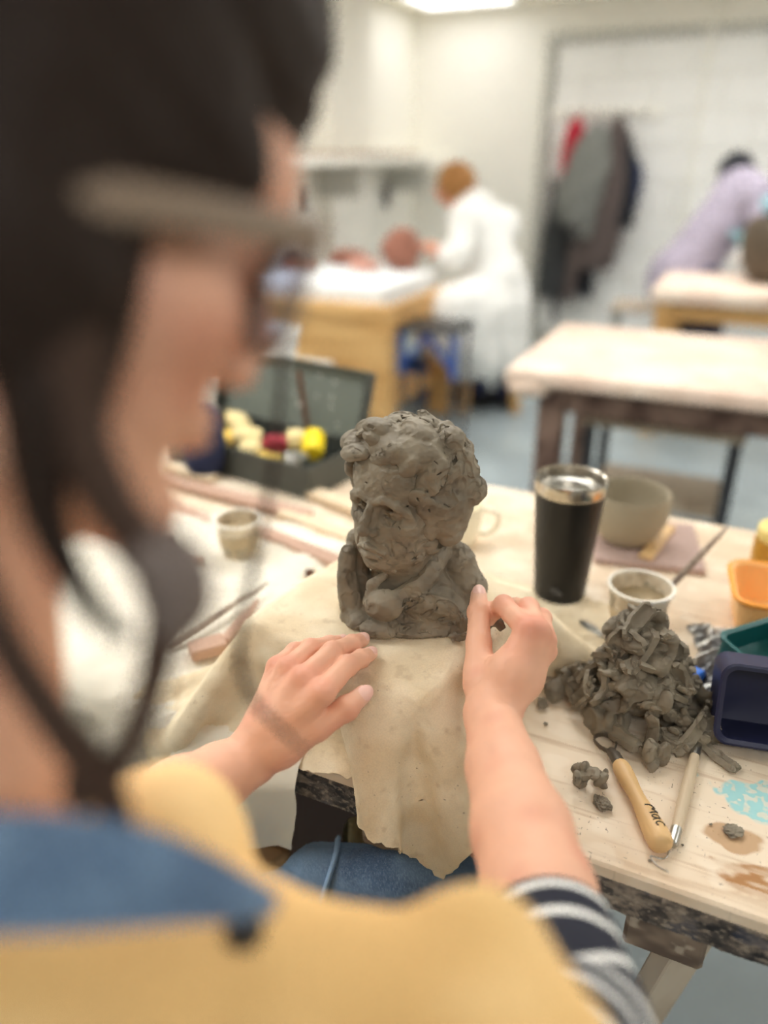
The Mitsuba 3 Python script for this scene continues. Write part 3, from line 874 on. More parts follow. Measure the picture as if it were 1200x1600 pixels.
def drape(n=80, su=0.525, sv=0.63, off=(0.0012, 0.0541), steps=300):
    """the canvas let fall over the board and the table: position based dynamics"""
    u = np.arange(n) / (n - 1) - 0.5
    U, V = np.meshgrid(u * su, u * sv, indexing='ij')
    a = BA + math.radians(3)
    ux, uy = np.array([math.cos(a), math.sin(a)]), np.array([-math.sin(a), math.cos(a)])
    P = np.zeros((n, n, 3))
    P[..., :2] = BC + off + U[..., None] * ux + V[..., None] * uy
    P[..., 2] = BOARD_Z + 0.004 + 0.002 * (meshkit.fbm(np.stack([U * 30, V * 30, U * 0], -1), 2, 4) - 0.5)
    prev = P.copy()
    hu_, hv_ = su / (n - 1), sv / (n - 1)
    hb = 0.1275
    links = []
    for di, dj, w in ((1, 0, 1.0), (0, 1, 1.0), (1, 1, 0.55), (1, -1, 0.55), (3, 0, 0.22), (0, 3, 0.22), (7, 0, 0.07), (0, 7, 0.07)):
        links.append((di, dj, w, math.hypot(hu_ * di, hv_ * dj)))
    r = 0.006
    for step in range(steps):
        vel = (P - prev) * 0.97
        prev = P.copy()
        P = P + vel
        P[..., 2] -= 9.8 * 0.0045 ** 2
        for it in range(6):
            for di, dj, w, L0 in links:
                for par in range(2):
                    a0 = slice(0, n - di)
                    a1 = slice(di, n)
                    if dj >= 0:
                        b0, b1 = slice(0, n - dj), slice(dj, n)
                    else:
                        b0, b1 = slice(-dj, n), slice(0, n + dj)
                    D = P[a1, b1] - P[a0, b0]
                    ln = np.linalg.norm(D, axis=-1, keepdims=True)
                    c = 0.22 * w * (ln - L0) / np.maximum(ln, 1e-9) * D
                    P[a0, b0] += c
                    P[a1, b1] -= c
            # the board: a rounded box
            q = P[..., :2] - BC
            lx, ly = q @ BX, q @ BY_
            lz = P[..., 2] - (BOARD_Z - 0.02)
            ax, ay = np.abs(lx) - (hb - r), np.abs(ly) - (hb - r)
            az = np.abs(lz) - (0.02 - r)
            inside = (ax < r) & (ay < r) & (az < r)
            ox, oy, oz = np.maximum(ax, 0), np.maximum(ay, 0), np.maximum(az, 0)
            ln = np.sqrt(ox ** 2 + oy ** 2 + oz ** 2)
            deep = np.maximum(np.maximum(ax, ay), az)
            sd = ln + np.minimum(deep, 0) - r
            hit = inside & (sd < 0)
            if hit.any():
                gx, gy, gz = ox.copy(), oy.copy(), oz.copy()
                core = ln < 1e-9
                mx = core & (ax >= ay) & (ax >= az)
                my = core & (ay > ax) & (ay >= az)
                mz_ = core & ~mx & ~my
                gx[mx], gy[my], gz[mz_] = 1, 1, 1
                g = np.stack([gx * np.sign(lx), gy * np.sign(ly), gz * np.sign(lz)], -1)
                g /= np.linalg.norm(g, axis=-1, keepdims=True) + 1e-12
                push = np.where(hit, -sd, 0)[..., None] * g
                P[..., :2] += push[..., :1] * BX + push[..., 1:2] * BY_
                P[..., 2] += push[..., 2]
                P[hit, :2] = prev[hit, :2] + (P[hit, :2] - prev[hit, :2]) * 0.35
            # the table top, where there is table
            ry_ = P[..., 0] * ROOM[0, 1] + P[..., 1] * ROOM[1, 1]
            on = (ry_ > FY) & (P[..., 2] < TZ + 0.003) & (P[..., 2] > TZ - 0.02)
            P[on, 2] = TZ + 0.003
            P[on, :2] = prev[on, :2] + (P[on, :2] - prev[on, :2]) * 0.4
            qc = P[..., :2] - WHEEL
            rc = np.linalg.norm(qc, axis=-1)
            inn = (rc < 0.094) & (P[..., 2] < TZ + 0.026)
            lift = inn & (TZ + 0.026 - P[..., 2] < 0.094 - rc)
            P[lift, 2] = TZ + 0.026
            side = inn & ~lift
            P[side, :2] = WHEEL + qc[side] / rc[side][:, None] * 0.094
            front = (ry_ > FY - 0.003) & (ry_ < FY + 0.02) & (P[..., 2] <= TZ - 0.02)
            mv = np.where(front, FY - 0.003 - ry_, 0)
            P[..., 0] += mv * ROOM[0, 1]
            P[..., 1] += mv * ROOM[1, 1]
    return P


CL = drape()
nn = meshkit.fbm(CL / 0.05, 3, 8) - 0.5
CL[..., 2] += 0.0016 * nn * (CL[..., 2] > BOARD_Z - 0.01)
# frayed rim
rimw = np.random.default_rng(3)
for sl in ((0, slice(None)), (-1, slice(None)), (slice(None), 0), (slice(None), -1)):
    CL[sl] += rimw.normal(0, 0.0010, CL[sl].shape)
cm = thick_sheet(CL, 0.0012)
solo('canvas_cloth', cm, 'm_canvas', 'cream canvas cloth draped over the board under the bust, its corners hanging down', 'cloth', True)

# ------------------------------------------------------------------ things on the near table, right side
mat('m_clay_pale', (158, 148, 128), 0.7)
mat('m_slip', (178, 160, 130), 0.5)


def tx_cup(p, n, uv):
    c = mix(C_(214, 202, 182), C_(180, 164, 140), sstep(0.40, 0.62, fbm(p.x * 50, p.y * 50, p.z * 30, 3)))
    return mix(c, C_(142, 124, 102), sstep(0.56, 0.70, fbm(p.x * 90, p.y * 90, p.z * 70 + 4, 3)) * 0.8)


mat('m_cup', mikit.proc(tx_cup), 0.25, clearcoat=0.4)
mat('m_cup_rim', (232, 228, 218), 0.3)
scene['m_clear'] = {'type': 'thindielectric', 'int_ior': 1.45}
mat('m_bat', (176, 152, 144), 0.8)
mat('m_orange', (242, 160, 66), 0.3)
mat('m_orange_pale', (236, 184, 120), 0.35)
mat('m_amber', (176, 128, 40), 0.25)
mat('m_lid_yellow', (226, 206, 130), 0.5)
mat('m_navy', (30, 34, 66), 0.45)
mat('m_teal', (20, 84, 84), 0.4)
mat('m_blue_plastic', (46, 112, 214), 0.35)
mat('m_light_wood', (208, 172, 122), 0.45, clearcoat=0.3)
mat('m_tool_wood', (196, 178, 152), 0.5)
mat('m_ink', (28, 24, 22), 0.6)
mat('m_dark_clay_metal', (92, 84, 74), 0.5, metallic=0.5)
mat('m_rim_steel', (196, 188, 176), 0.22, metallic=1.0)
mat('m_porcelain', (240, 234, 214), 0.2)


def tx_bag(p, n, uv):
    x, y = room_xy(p)
    w = fbm(x * 22 + y * 10, y * 130 - x * 40, p.z * 40, 3)
    return mix(C_(52, 50, 50), C_(226, 226, 222), sstep(0.53, 0.64, w))


mat('m_bag', mikit.proc(tx_bag), 0.22, clearcoat=0.8)

# the black tumbler
c = at(873, 928, z=TZ)
t = thing('tumbler', 'tall black insulated tumbler with a bare steel rim beside the clay bowl', 'tumbler')
h, rb, rt = 0.190, 0.0375, 0.0500
part(t, 'body', lathe([(0, 0.001), (rb - 0.004, 0.001), (rb - 0.001, 0.003), (rb, 0.007), (rb + (rt - rb) * 0.45, 0.085), (rt - 0.0012, h - 0.020)], 72, c), 'm_black', 40)
part(t, 'rim', lathe([(rt - 0.0012, h - 0.020), (rt, h - 0.017), (rt + 0.0005, h - 0.004), (rt - 0.001, h), (rt - 0.004, h - 0.002), (rt - 0.005, h - 0.014), (rt - 0.006, h - 0.030), (0.040, 0.06), (0, 0.05)], 72, c), 'm_rim_steel', 40)
part(t, 'lid', lathe([(0, h - 0.018), (0.030, h - 0.018), (0.032, h - 0.016), (0.0435, h - 0.014), (0.0435, h - 0.022), (0, h - 0.024)], 64, c), 'm_steel', 40)
dm_ = []
mk = lathe([(0, 0), (0.006, 0.0004), (0.007, 0.0)], 20)
mk.vertices = mk.vertices * [1.5, 0.75, 1]
n_ = np.array([-0.35, -0.93, 0.0])
R_ = np.stack([np.cross([0, 0, 1.0], n_) / np.linalg.norm(np.cross([0, 0, 1.0], n_)), [0, 0, 1.0], n_], 1)
mk.vertices = mk.vertices @ (R_ @ eul('z', -25)).T + c + n_ / np.linalg.norm(n_) * 0.0404 + [0, 0, 0.026]
part(t, 'emblem', mk, 'm_dark_metal', True, label='small worn grey emblem')

# bat, lath and bowl
c = at(1000, 858, z=TZ)
solo('clay_bat', rbox((0.17, 0.17, 0.012), c + [0.012, 0.01, 0.0062], 0.003, rz(-14)), 'm_bat', 'flat pinkish brown board with white clay smears under the bowl', 'board')
bowl_c = at(977, 842, z=TZ + 0.0128)
pr = [(0, 0), (0.036, 0), (0.040, 0.004), (0.052, 0.020), (0.0605, 0.042), (0.0635, 0.062), (0.0625, 0.078), (0.0615, 0.086), (0.0600, 0.0885), (0.0575, 0.0865),
      (0.0565, 0.076), (0.057, 0.060), (0.053, 0.038), (0.040, 0.016), (0.02, 0.010), (0, 0.009)]
m = lathe(pr, 72, (0, 0, 0))
zz = m.vertices[:, 2]
m.vertices[:, :2] *= (1 + 0.006 * np.sin(zz * 520))[:, None]
m.apply_translation(bowl_c)
solo('clay_bowl', m, 'm_clay_pale', 'round unfired grey-beige clay bowl standing on the pinkish board', 'bowl', 50)
a_, b_ = at(1008, 872, z=TZ + 0.0165), at(1046, 822, z=TZ + 0.0165)
solo('wooden_lath', bar(a_, b_, 0.022, 0.007), 'm_light_wood', 'short orange-tan wooden lath lying on the board beside the bowl', 'lath')


def plastic_cup(px, py, label, scale=1.0, fill=0.55):
    c = at(px, py, z=TZ + 0.0006)
    t = thing('slip_cup', label, 'cup')
    H_, r0, r1 = 0.078 * scale, 0.031 * scale, 0.041 * scale
    part(t, 'body', lathe([(0, 0), (r0 - 0.002, 0), (r0, 0.002), (r1, H_ - 0.003), (r1 - 0.0008, H_ - 0.004),
                           (r0 + (r1 - r0) * fill, H_ * fill + 0.002)], 56, c), 'm_cup', 35)
    part(t, 'rim', lathe([(r1 - 0.001, H_ - 0.004), (r1 + 0.0025, H_ - 0.004), (r1 + 0.003, H_ - 0.001), (r1 + 0.0018, H_), (r1 - 0.001, H_ - 0.0005), (r1 - 0.001, H_ - 0.004)], 56, c), 'm_cup_rim', 40, label='white rim')
    f = lathe([(0, H_ * fill - 0.004), (r0 * 0.7, H_ * fill - 0.002), (r0 + (r1 - r0) * fill + 0.001, H_ * fill + 0.010), (r0 + (r1 - r0) * fill + 0.001, H_ * fill - 0.006), (r0 - 0.001, 0.002)], 48)
    f.vertices[:, 2] += (meshkit.fbm(f.vertices * 70, 3, 2) - 0.5) * 0.016 * (f.vertices[:, 2] > H_ * 0.3)
    f.apply_translation(c)
    part(t, 'slip', f, 'm_slip', True, label='pale dried clay slip')
    # crusted streaks down the outside
    g = np.random.default_rng(int(px))
    st = []
    for k in range(9):
        an, z0 = g.uniform(0, 6.28), g.uniform(0.25, 0.8) * H_
        ra = r0 + (r1 - r0) * z0 / H_ + 0.0004
        b = rough(trimesh.creation.icosphere(2, 1.0), 0.2, 0.6, k)
        b.vertices = (b.vertices * [0.0009, g.uniform(0.004, 0.010), g.uniform(0.006, 0.014)]) @ rz(math.degrees(an)).T + c + [ra * math.cos(an), ra * math.sin(an), z0]
        st.append(b)
    part(t, 'residue', cat_(*st), 'm_clay_pale', True, kind='stuff', label='dried clay stuck to the outside of the cup')
    return c, H_


c, h = plastic_cup(990, 990, 'small white plastic cup of clay slip holding a brush, behind the clay heap', 1.0)
p0_, p1_ = c + [0.004, -0.006, 0.030], at(1136, 824, depth=1.15)
t = thing('brush', 'long thin wooden brush handle leaning in the slip cup behind the clay heap', 'brush')
part(t, 'handle', tube([p0_ + (p1_ - p0_) * f for f in (0.12, 0.35, 0.6, 0.85, 0.97, 1.0)], [0.0032, 0.0042, 0.0046, 0.0038, 0.0028, 0.0012], 12), 'm_dirty_wood', True)
part(t, 'bristles', tube([p0_, p0_ + (p1_ - p0_) * 0.13], [0.0025, 0.0040], 10), 'm_dark_clay_metal', True)

# white mug behind the bust
c = at(713, 846, z=TZ)
t = thing('mug', 'cream white mug with a round handle partly hidden behind the clay bust', 'mug')
part(t, 'body', lathe([(0, 0.001), (0.028, 0.001), (0.032, 0.003), (0.036, 0.012), (0.042, 0.045), (0.044, 0.072), (0.0435, 0.0735), (0.0415, 0.072), (0.039, 0.045), (0.033, 0.014), (0, 0.010)], 64, c), 'm_porcelain', 45)
an = math.radians(-6)
dv = np.array([math.cos(an), math.sin(an), 0])
part(t, 'handle', tube([c + dv * r + [0, 0, z] for r, z in ((0.040, 0.060), (0.056, 0.062), (0.068, 0.050), (0.066, 0.032), (0.054, 0.020), (0.038, 0.018))], 0.0048, 12, 40, flat=(1.3, 0.9)), 'm_porcelain', True)


def tub_mesh(w, d, h, r, wall, flare=1.0, n=10):
    """open tub with rounded corners"""
    def ring(wx, dy, rr, z):
        P = []
        for cx, cy, a0 in ((wx / 2 - rr, dy / 2 - rr, 0), (-wx / 2 + rr, dy / 2 - rr, 90), (-wx / 2 + rr, -dy / 2 + rr, 180), (wx / 2 - rr, -dy / 2 + rr, 270)):
            for k in range(n):
                a = math.radians(a0 + 90 * k / (n - 1))
                P.append((cx + rr * math.cos(a), cy + rr * math.sin(a), z))
        return P
    lo = 1 / flare
    rows = [ring(w * lo * 0.9, d * lo * 0.9, r * 0.8, 0), ring(w * lo, d * lo, r, 0.005), ring(w, d, r, h - 0.006), ring(w + 0.006, d + 0.006, r + 0.003, h - 0.005), ring(w + 0.007, d + 0.007, r + 0.003, h - 0.001),
            ring(w + 0.002, d + 0.002, r + 0.001, h), ring(w - 2 * wall, d - 2 * wall, r - wall * 0.5, h - 0.002), ring(w * lo - 2 * wall, d * lo - 2 * wall, r - wall * 0.5, 0.008), ring(w * lo * 0.5, d * lo * 0.5, r * 0.5, wall + 0.001)]
    G = np.array(rows)
    N = G.shape[1]
    m = grid_mesh(np.concatenate([G, G[:, :1]], 1))
    V = np.vstack([m.vertices, [0, 0, 0], [0, 0, wall + 0.001]])
    M = N + 1
    k = np.arange(N)
    f = np.vstack([m.faces[:, ::-1], np.stack([np.full(N, len(V) - 2), k + 1, k], 1), np.stack([np.full(N, len(V) - 1), (len(rows) - 1) * M + k, (len(rows) - 1) * M + k + 1], 1)])
    m = trimesh.Trimesh(V, f, process=True)
    trimesh.repair.fix_normals(m)
    return m


# orange tub and amber jar at the right edge
c = at(1186, 996, z=TZ + 0.0006) + [0.040, 0.030, 0]
t = thing('orange_tub', 'open translucent orange plastic tub with rounded corners at the right edge of the picture', 'tub')
m = tub_mesh(0.135, 0.12, 0.062, 0.024, 0.002, 1.12)
m.vertices = m.vertices @ rz(-18).T + c
part(t, 'body', m, 'm_orange_pale', 35)
m = tub_mesh(0.139, 0.124, 0.012, 0.025, 0.003, 1.0)
G_ = m.vertices @ rz(-18).T + c + [0, 0, 0.052]
rimm = [np.array([np.cos(a) , np.sin(a)]) for a in ()]
pts = []
for cx, cy, a0 in ((0.0445, 0.037, 0), (-0.0445, 0.037, 90), (-0.0445, -0.037, 180), (0.0445, -0.037, 270)):
    for k in range(8):
        a = math.radians(a0 + 90 * k / 7)
        pts.append((cx + 0.0265 * math.cos(a), cy + 0.0265 * math.sin(a), 0.060))
part(t, 'rim', tube(np.array(pts) @ rz(-18).T + c, 0.0036, 10, closed=True), 'm_orange', True, label='brighter orange rim')
c = at(1213, 895, z=TZ)
t = thing('amber_jar', 'amber glass jar with a pale yellow lid behind the orange tub at the right edge', 'jar')
part(t, 'body', lathe([(0, 0.001), (0.038, 0.001), (0.042, 0.005), (0.042, 0.052), (0.036, 0.060), (0, 0.062)], 48, c), 'm_amber', 40)
part(t, 'lid', lathe([(0, 0.059), (0.038, 0.059), (0.040, 0.062), (0.040, 0.076), (0.037, 0.079), (0, 0.079)], 48, c), 'm_lid_yellow', 40)

# crumpled film bag
nb = 70
u, v = np.meshgrid(np.linspace(-1, 1, nb), np.linspace(-1, 1, nb), indexing='ij')
c = at(1162, 1052, z=TZ)
edge = np.clip((1.0 - np.maximum(np.abs(u), np.abs(v))) / 0.5, 0, 1)
wr = meshkit.fbm(np.stack([u * 3.4 + v * 0.8, v * 2.2, u * 0], -1), 4, 31)
hh = 0.003 + (0.034 * wr * edge ** 0.7 + 0.012 * np.abs(meshkit.fbm(np.stack([u * 9, v * 3, v * 0], -1), 3, 5) - 0.5) * 2 * edge)
jx = (meshkit.fbm(np.stack([u * 2, v * 2, v * 0], -1), 3, 7) - 0.5) * 0.030
P = np.stack([u * 0.062 + jx, v * 0.092 + jx * 0.6, hh], -1)
P = P @ rz(-14).T + c + [0.004, 0.0, 0]
solo('plastic_bag', thick_sheet(P, 0.0012), 'm_bag', 'crumpled black and silver-white plastic bag behind the navy box', 'bag', True)

# navy open box on its side, teal box behind it
t = thing('navy_box', 'dark navy open plastic box lying on its side at the right edge', 'box')
m = tub_mesh(0.115, 0.085, 0.070, 0.014, 0.0035, 1.03)
RB = eul('xyz', 72, 0, -14)
m.vertices = m.vertices @ RB.T
m.vertices += at(1170, 1150, z=TZ) - [0, 0, m.vertices[:, 2].min() - 0.0008] + [0.022, 0.034, 0]
part(t, 'body', m, 'm_navy', 35)
m = tub_mesh(0.105, 0.060, 0.04, 0.010, 0.003, 1.02)
m.vertices = m.vertices @ eul('xyz', 8, 0, 24).T
m.vertices += at(1206, 1088, z=TZ + 0.026) - [0, 0, m.vertices[:, 2].min()] + [0.012, 0.058, 0]
solo('teal_box', m, 'm_teal', 'dark teal plastic box leaning behind the navy box', 'box', 35)

# ------------------------------------------------------------------ loop tools
t = thing('loop_tool', 'chunky wooden-handled loop tool lettered Mac in black at the table front', 'tool')
a_, b_ = at(967, 1192, z=TZ + 0.0125), at(1038, 1326, z=TZ + 0.0125)
d_ = b_ - a_
Lh = np.linalg.norm(d_)
d_ /= Lh
prof = [(0.0, 0.0060), (0.02, 0.0078), (0.08, 0.0094), (0.2, 0.0092), (0.38, 0.0078), (0.5, 0.0082), (0.68, 0.0104), (0.84, 0.0120), (0.93, 0.0118), (0.975, 0.0092), (1.0, 0.0036)]
part(t, 'handle', tube([a_ + d_ * Lh * f for f, r in prof], [r for f, r in prof], 28, 60), 'm_light_wood', True)
fa = a_ - d_ * 0.022 - np.array([0, 0, 0.004])
part(t, 'ferrule', tube([a_ + d_ * 0.004, a_ - d_ * 0.010, fa], [0.0068, 0.0064, 0.0050], 20), 'm_dark_clay_metal', 40)
sd = np.cross(d_, [0, 0, 1.0])
lp = [fa + sd * 0.003, fa - d_ * 0.010 + sd * 0.010, fa - d_ * 0.022 + sd * 0.011, fa - d_ * 0.027, fa - d_ * 0.022 - sd * 0.011, fa - d_ * 0.010 - sd * 0.010, fa - sd * 0.003]
part(t, 'loop', tube(lp, 0.0016, 8, 40, flat=(0.6, 2.0)), 'm_dark_clay_metal', True)
# handwriting wrapped on the handle, reading along it towards the butt
strokes = [[(0.0, 0.05), (0.02, 0.55), (0.10, 1.0)], [(0.10, 1.0), (0.20, 0.55), (0.27, 0.45), (0.33, 0.95)], [(0.33, 0.95), (0.40, 0.5), (0.44, 0.05)],
           [(0.72, 0.62), (0.60, 0.66), (0.53, 0.35), (0.60, 0.08), (0.70, 0.25), (0.73, 0.62)], [(0.73, 0.62), (0.735, 0.3), (0.78, 0.02)],
           [(1.08, 0.58), (0.97, 0.70), (0.88, 0.42), (0.94, 0.10), (1.08, 0.14)]]
ink = []
up_ = np.array([0, 0, 1.0])
toward = np.cross(up_, d_)
for s_ in strokes:
    q = catmull(np.array(s_), 14)
    pts = []
    for x_, y_ in q:
        f = 0.60 + 0.235 * x_
        r = np.interp(f, [p[0] for p in prof], [p[1] for p in prof]) + 0.00015
        an = math.radians(22 + (y_ - 0.5) * 66)
        base = a_ + d_ * Lh * f
        pts.append(base + (up_ * math.cos(an) + toward * math.sin(an)) * r)
    ink.append(tube(np.array(pts), 0.00075, 6))
part(t, 'lettering', cat_(*ink), 'm_ink', True, label='handwritten black letters Mac')

t = thing('ribbon_tool', 'slim double-ended ribbon tool with pale handle and steel ferrules', 'tool')
a_, b_ = at(1086, 1180, z=TZ + 0.0095), at(1056, 1300, z=TZ + 0.0075)
d_ = (b_ - a_) / np.linalg.norm(b_ - a_)
Lh = np.linalg.norm(b_ - a_)
part(t, 'handle', tube([a_, a_ + d_ * Lh * 0.3, a_ + d_ * Lh * 0.6, b_], [0.0050, 0.0060, 0.0062, 0.0052], 20, 30), 'm_tool_wood', True)
part(t, 'ferrule', tube([a_ + d_ * 0.002, a_ - d_ * 0.014, a_ - d_ * 0.019], [0.0054, 0.0052, 0.0040], 20), 'm_steel', 40)
part(t, 'ferrule', tube([b_ - d_ * 0.004, b_ + d_ * 0.014, b_ + d_ * 0.018], [0.0056, 0.0052, 0.0036], 20), 'm_steel', 40)
sd = np.cross(d_, [0, 0, 1.0])
fa = a_ - d_ * 0.018
part(t, 'loop', tube([fa + sd * 0.002, fa - d_ * 0.004 + sd * 0.010, fa - d_ * 0.003 + sd * 0.020, fa - d_ * 0.009 + sd * 0.022, fa - d_ * 0.012 + sd * 0.006, fa - d_ * 0.010 - sd * 0.003, fa - sd * 0.002], 0.0012, 8, 40, flat=(0.7, 2.2)), 'm_steel', True)
fb = b_ + d_ * 0.017 - [0, 0, 0.003]
part(t, 'loop', tube([fb + sd * 0.002, fb + d_ * 0.012 + sd * 0.002, fb + d_ * 0.018 + sd * 0.006, fb + d_ * 0.020 + sd * 0.016, fb + d_ * 0.028 + sd * 0.008, fb + d_ * 0.030 - sd * 0.002], 0.0008, 8, 40), 'm_steel', True)

# knife with a blue handle, its blade under the heap; the spoon-like steel end on the other side
t = thing('blue_knife', 'knife with a rounded bright blue handle sticking out behind the clay heap', 'knife')
a_, b_ = at(1050, 1036, z=TZ + 0.010), at(1097, 1060, z=TZ + 0.010)
mid = (a_ + b_) / 2 + [0.004, -0.004, 0]
part(t, 'handle', tube([a_ - (b_ - a_) * 0.25, a_, mid, b_ - (b_ - a_) * 0.04, b_ + (b_ - a_) * 0.03], [0.0075, 0.0085, 0.0095, 0.0098, 0.0055], 20, 40), 'm_blue_plastic', True)
part(t, 'blade', bar(a_ - (b_ - a_) * 0.2, a_ - (b_ - a_) * 1.5 - np.array([0, 0, 0.006]), 0.016, 0.0012, 0.0004), 'm_steel')
a_, b_ = at(907, 970, z=TZ + 0.004), at(945, 995, z=TZ + 0.006)
t = thing('steel_spatula', 'small grey steel spatula end showing behind the clay heap', 'spatula')
part(t, 'blade', tube([a_, a_ + (b_ - a_) * 0.15, a_ + (b_ - a_) * 0.5, b_], [0.003, 0.007, 0.0075, 0.004], 14, 24, flat=(1.0, 0.28)), 'm_steel', True)
part(t, 'shank', tube([b_ - (b_ - a_) * 0.1, b_ + (b_ - a_) * 0.8], 0.0028, 10), 'm_dirty_wood', True)

# ------------------------------------------------------------------ the heap of clay scraps
scrap_g = np.random.default_rng(19)


def strip(l, w, th, curl, twist, seed):
    nu, nv = 26, 9
    s_ = np.linspace(-0.5, 0.5, nu)
    x = np.linspace(-0.5, 0.5, nv)
    wid = w * (0.75 + 0.35 * meshkit.noise(np.stack([s_ * 5, s_ * 0, s_ * 0 + seed], -1), seed)) * np.clip((0.5 - np.abs(s_)) * 9 + 0.35, 0, 1)
    if abs(curl) > 1e-3:
        r = l / curl
        C0 = np.stack([r * np.sin(s_ * curl), s_ * 0, r * (1 - np.cos(s_ * curl))], 1)
        N0 = np.stack([-np.sin(s_ * curl), s_ * 0, np.cos(s_ * curl)], 1)
    else:
        C0, N0 = np.stack([s_ * l, s_ * 0, s_ * 0], 1), np.tile([0, 0, 1.0], (nu, 1))
    tw = s_ * twist
    Y = np.stack([s_ * 0, np.cos(tw), s_ * 0], 1) + N0 * np.sin(tw)[:, None]
    P = C0[:, None] + Y[:, None] * (x[None, :, None] * wid[:, None, None])
    P = P + N0[:, None] * (0.22 * w * (x[None, :, None] * 2) ** 2)
    m = thick_sheet(P, th)
    m.vertices += (meshkit.fbm(m.vertices / 0.010, 3, seed)[:, None] - 0.5) * m.vertex_normals * 0.0032
    return m


def chunk(r, seed, k=4):
    m = trimesh.creation.icosphere(k, 1.0)
    v = m.vertices
    f = 1 + 0.9 * (meshkit.fbm(v * 1.3, 3, seed) - 0.5) - 0.35 * np.clip(0.10 - np.abs(meshkit.fbm(v * 1.6 + 4, 3, seed + 9) - 0.5), 0, 1) / 0.10
    m.vertices = v * f[:, None] * r
    return press(m, 14, seed, (min(r) * 0.6, min(r) * 1.1), (min(r) * 0.08, min(r) * 0.22))


def bunch(r, seed, n=7):
    """several shavings pressed into one lump"""
    g = np.random.default_rng(seed)
    R__ = max(r)
    S = Sculpt(np.array(r) * -1.6, np.array(r) * 1.6, R__ / 15)
    for k in range(n):
        q = g.normal(0, 0.42, 3)
        S.ell(q * np.array(r), np.array([0.80, 0.36, 0.58]) * R__ * g.uniform(0.55, 0.9), R__ * 0.03, eul('zyx', *g.uniform(-90, 90, 3)))
    m = biggest(S.mesh())
    m.vertices += m.vertex_normals * ((meshkit.fbm(m.vertices / (R__ * 0.5), 3, seed)[:, None] - 0.5) * R__ * 0.14)
    press(m, 22, seed, (R__ * 0.25, R__ * 0.5), (R__ * 0.03, R__ * 0.09))
    return m


def scrap(m, pos, rot, label, group=None):
    m = m.copy()
    m.vertices = m.vertices @ rot.T + pos
    return solo('clay_scrap', m, 'm_clay', label, 'clay scrap', 38, group=group)


HEAP = at(1006, 1116, z=TZ)
HX, HY = np.array([1.0, -0.15]) / np.hypot(1, 0.15), np.array([0.15, 1.0]) / np.hypot(1, 0.15)


def heap_top(u, v):
    """the heap's height over the table at its own coordinates"""
    r = np.hypot((u + 0.006) / 0.098, v / 0.066)
    peak = 0.082 * math.exp(-(((u + 0.016) / 0.044) ** 2 + ((v - 0.010) / 0.040) ** 2))
    return max(0.0, 0.054 * (1 - r ** 1.8)) + peak * (r < 1.25)


def heap_label(shape, u, v, hgt):
    side = 'left' if u < -0.045 else 'right' if u > 0.040 else 'middle'
    if hgt > 0.088:
        where = 'at the top of the clay heap, on its ' + ('front' if v < 0.010 else 'back') + ' ' + ('left' if u < -0.016 else 'right')
    elif hgt > 0.062:
        where = 'high on the ' + side + ' of the clay heap'
    elif v < -0.020:
        where = {'left': 'at the front left of the clay heap beside the wrist', 'middle': 'at the front foot of the clay heap above the loop tools', 'right': 'at the front right foot of the clay heap'}[side]
    elif v > 0.025:
        where = 'low at the back ' + side + ' of the clay heap'
    else:
        where = 'low on the ' + side + ' of the clay heap, ' + ('towards the front' if v < 0.004 else 'towards the back')
    return shape + ' ' + where


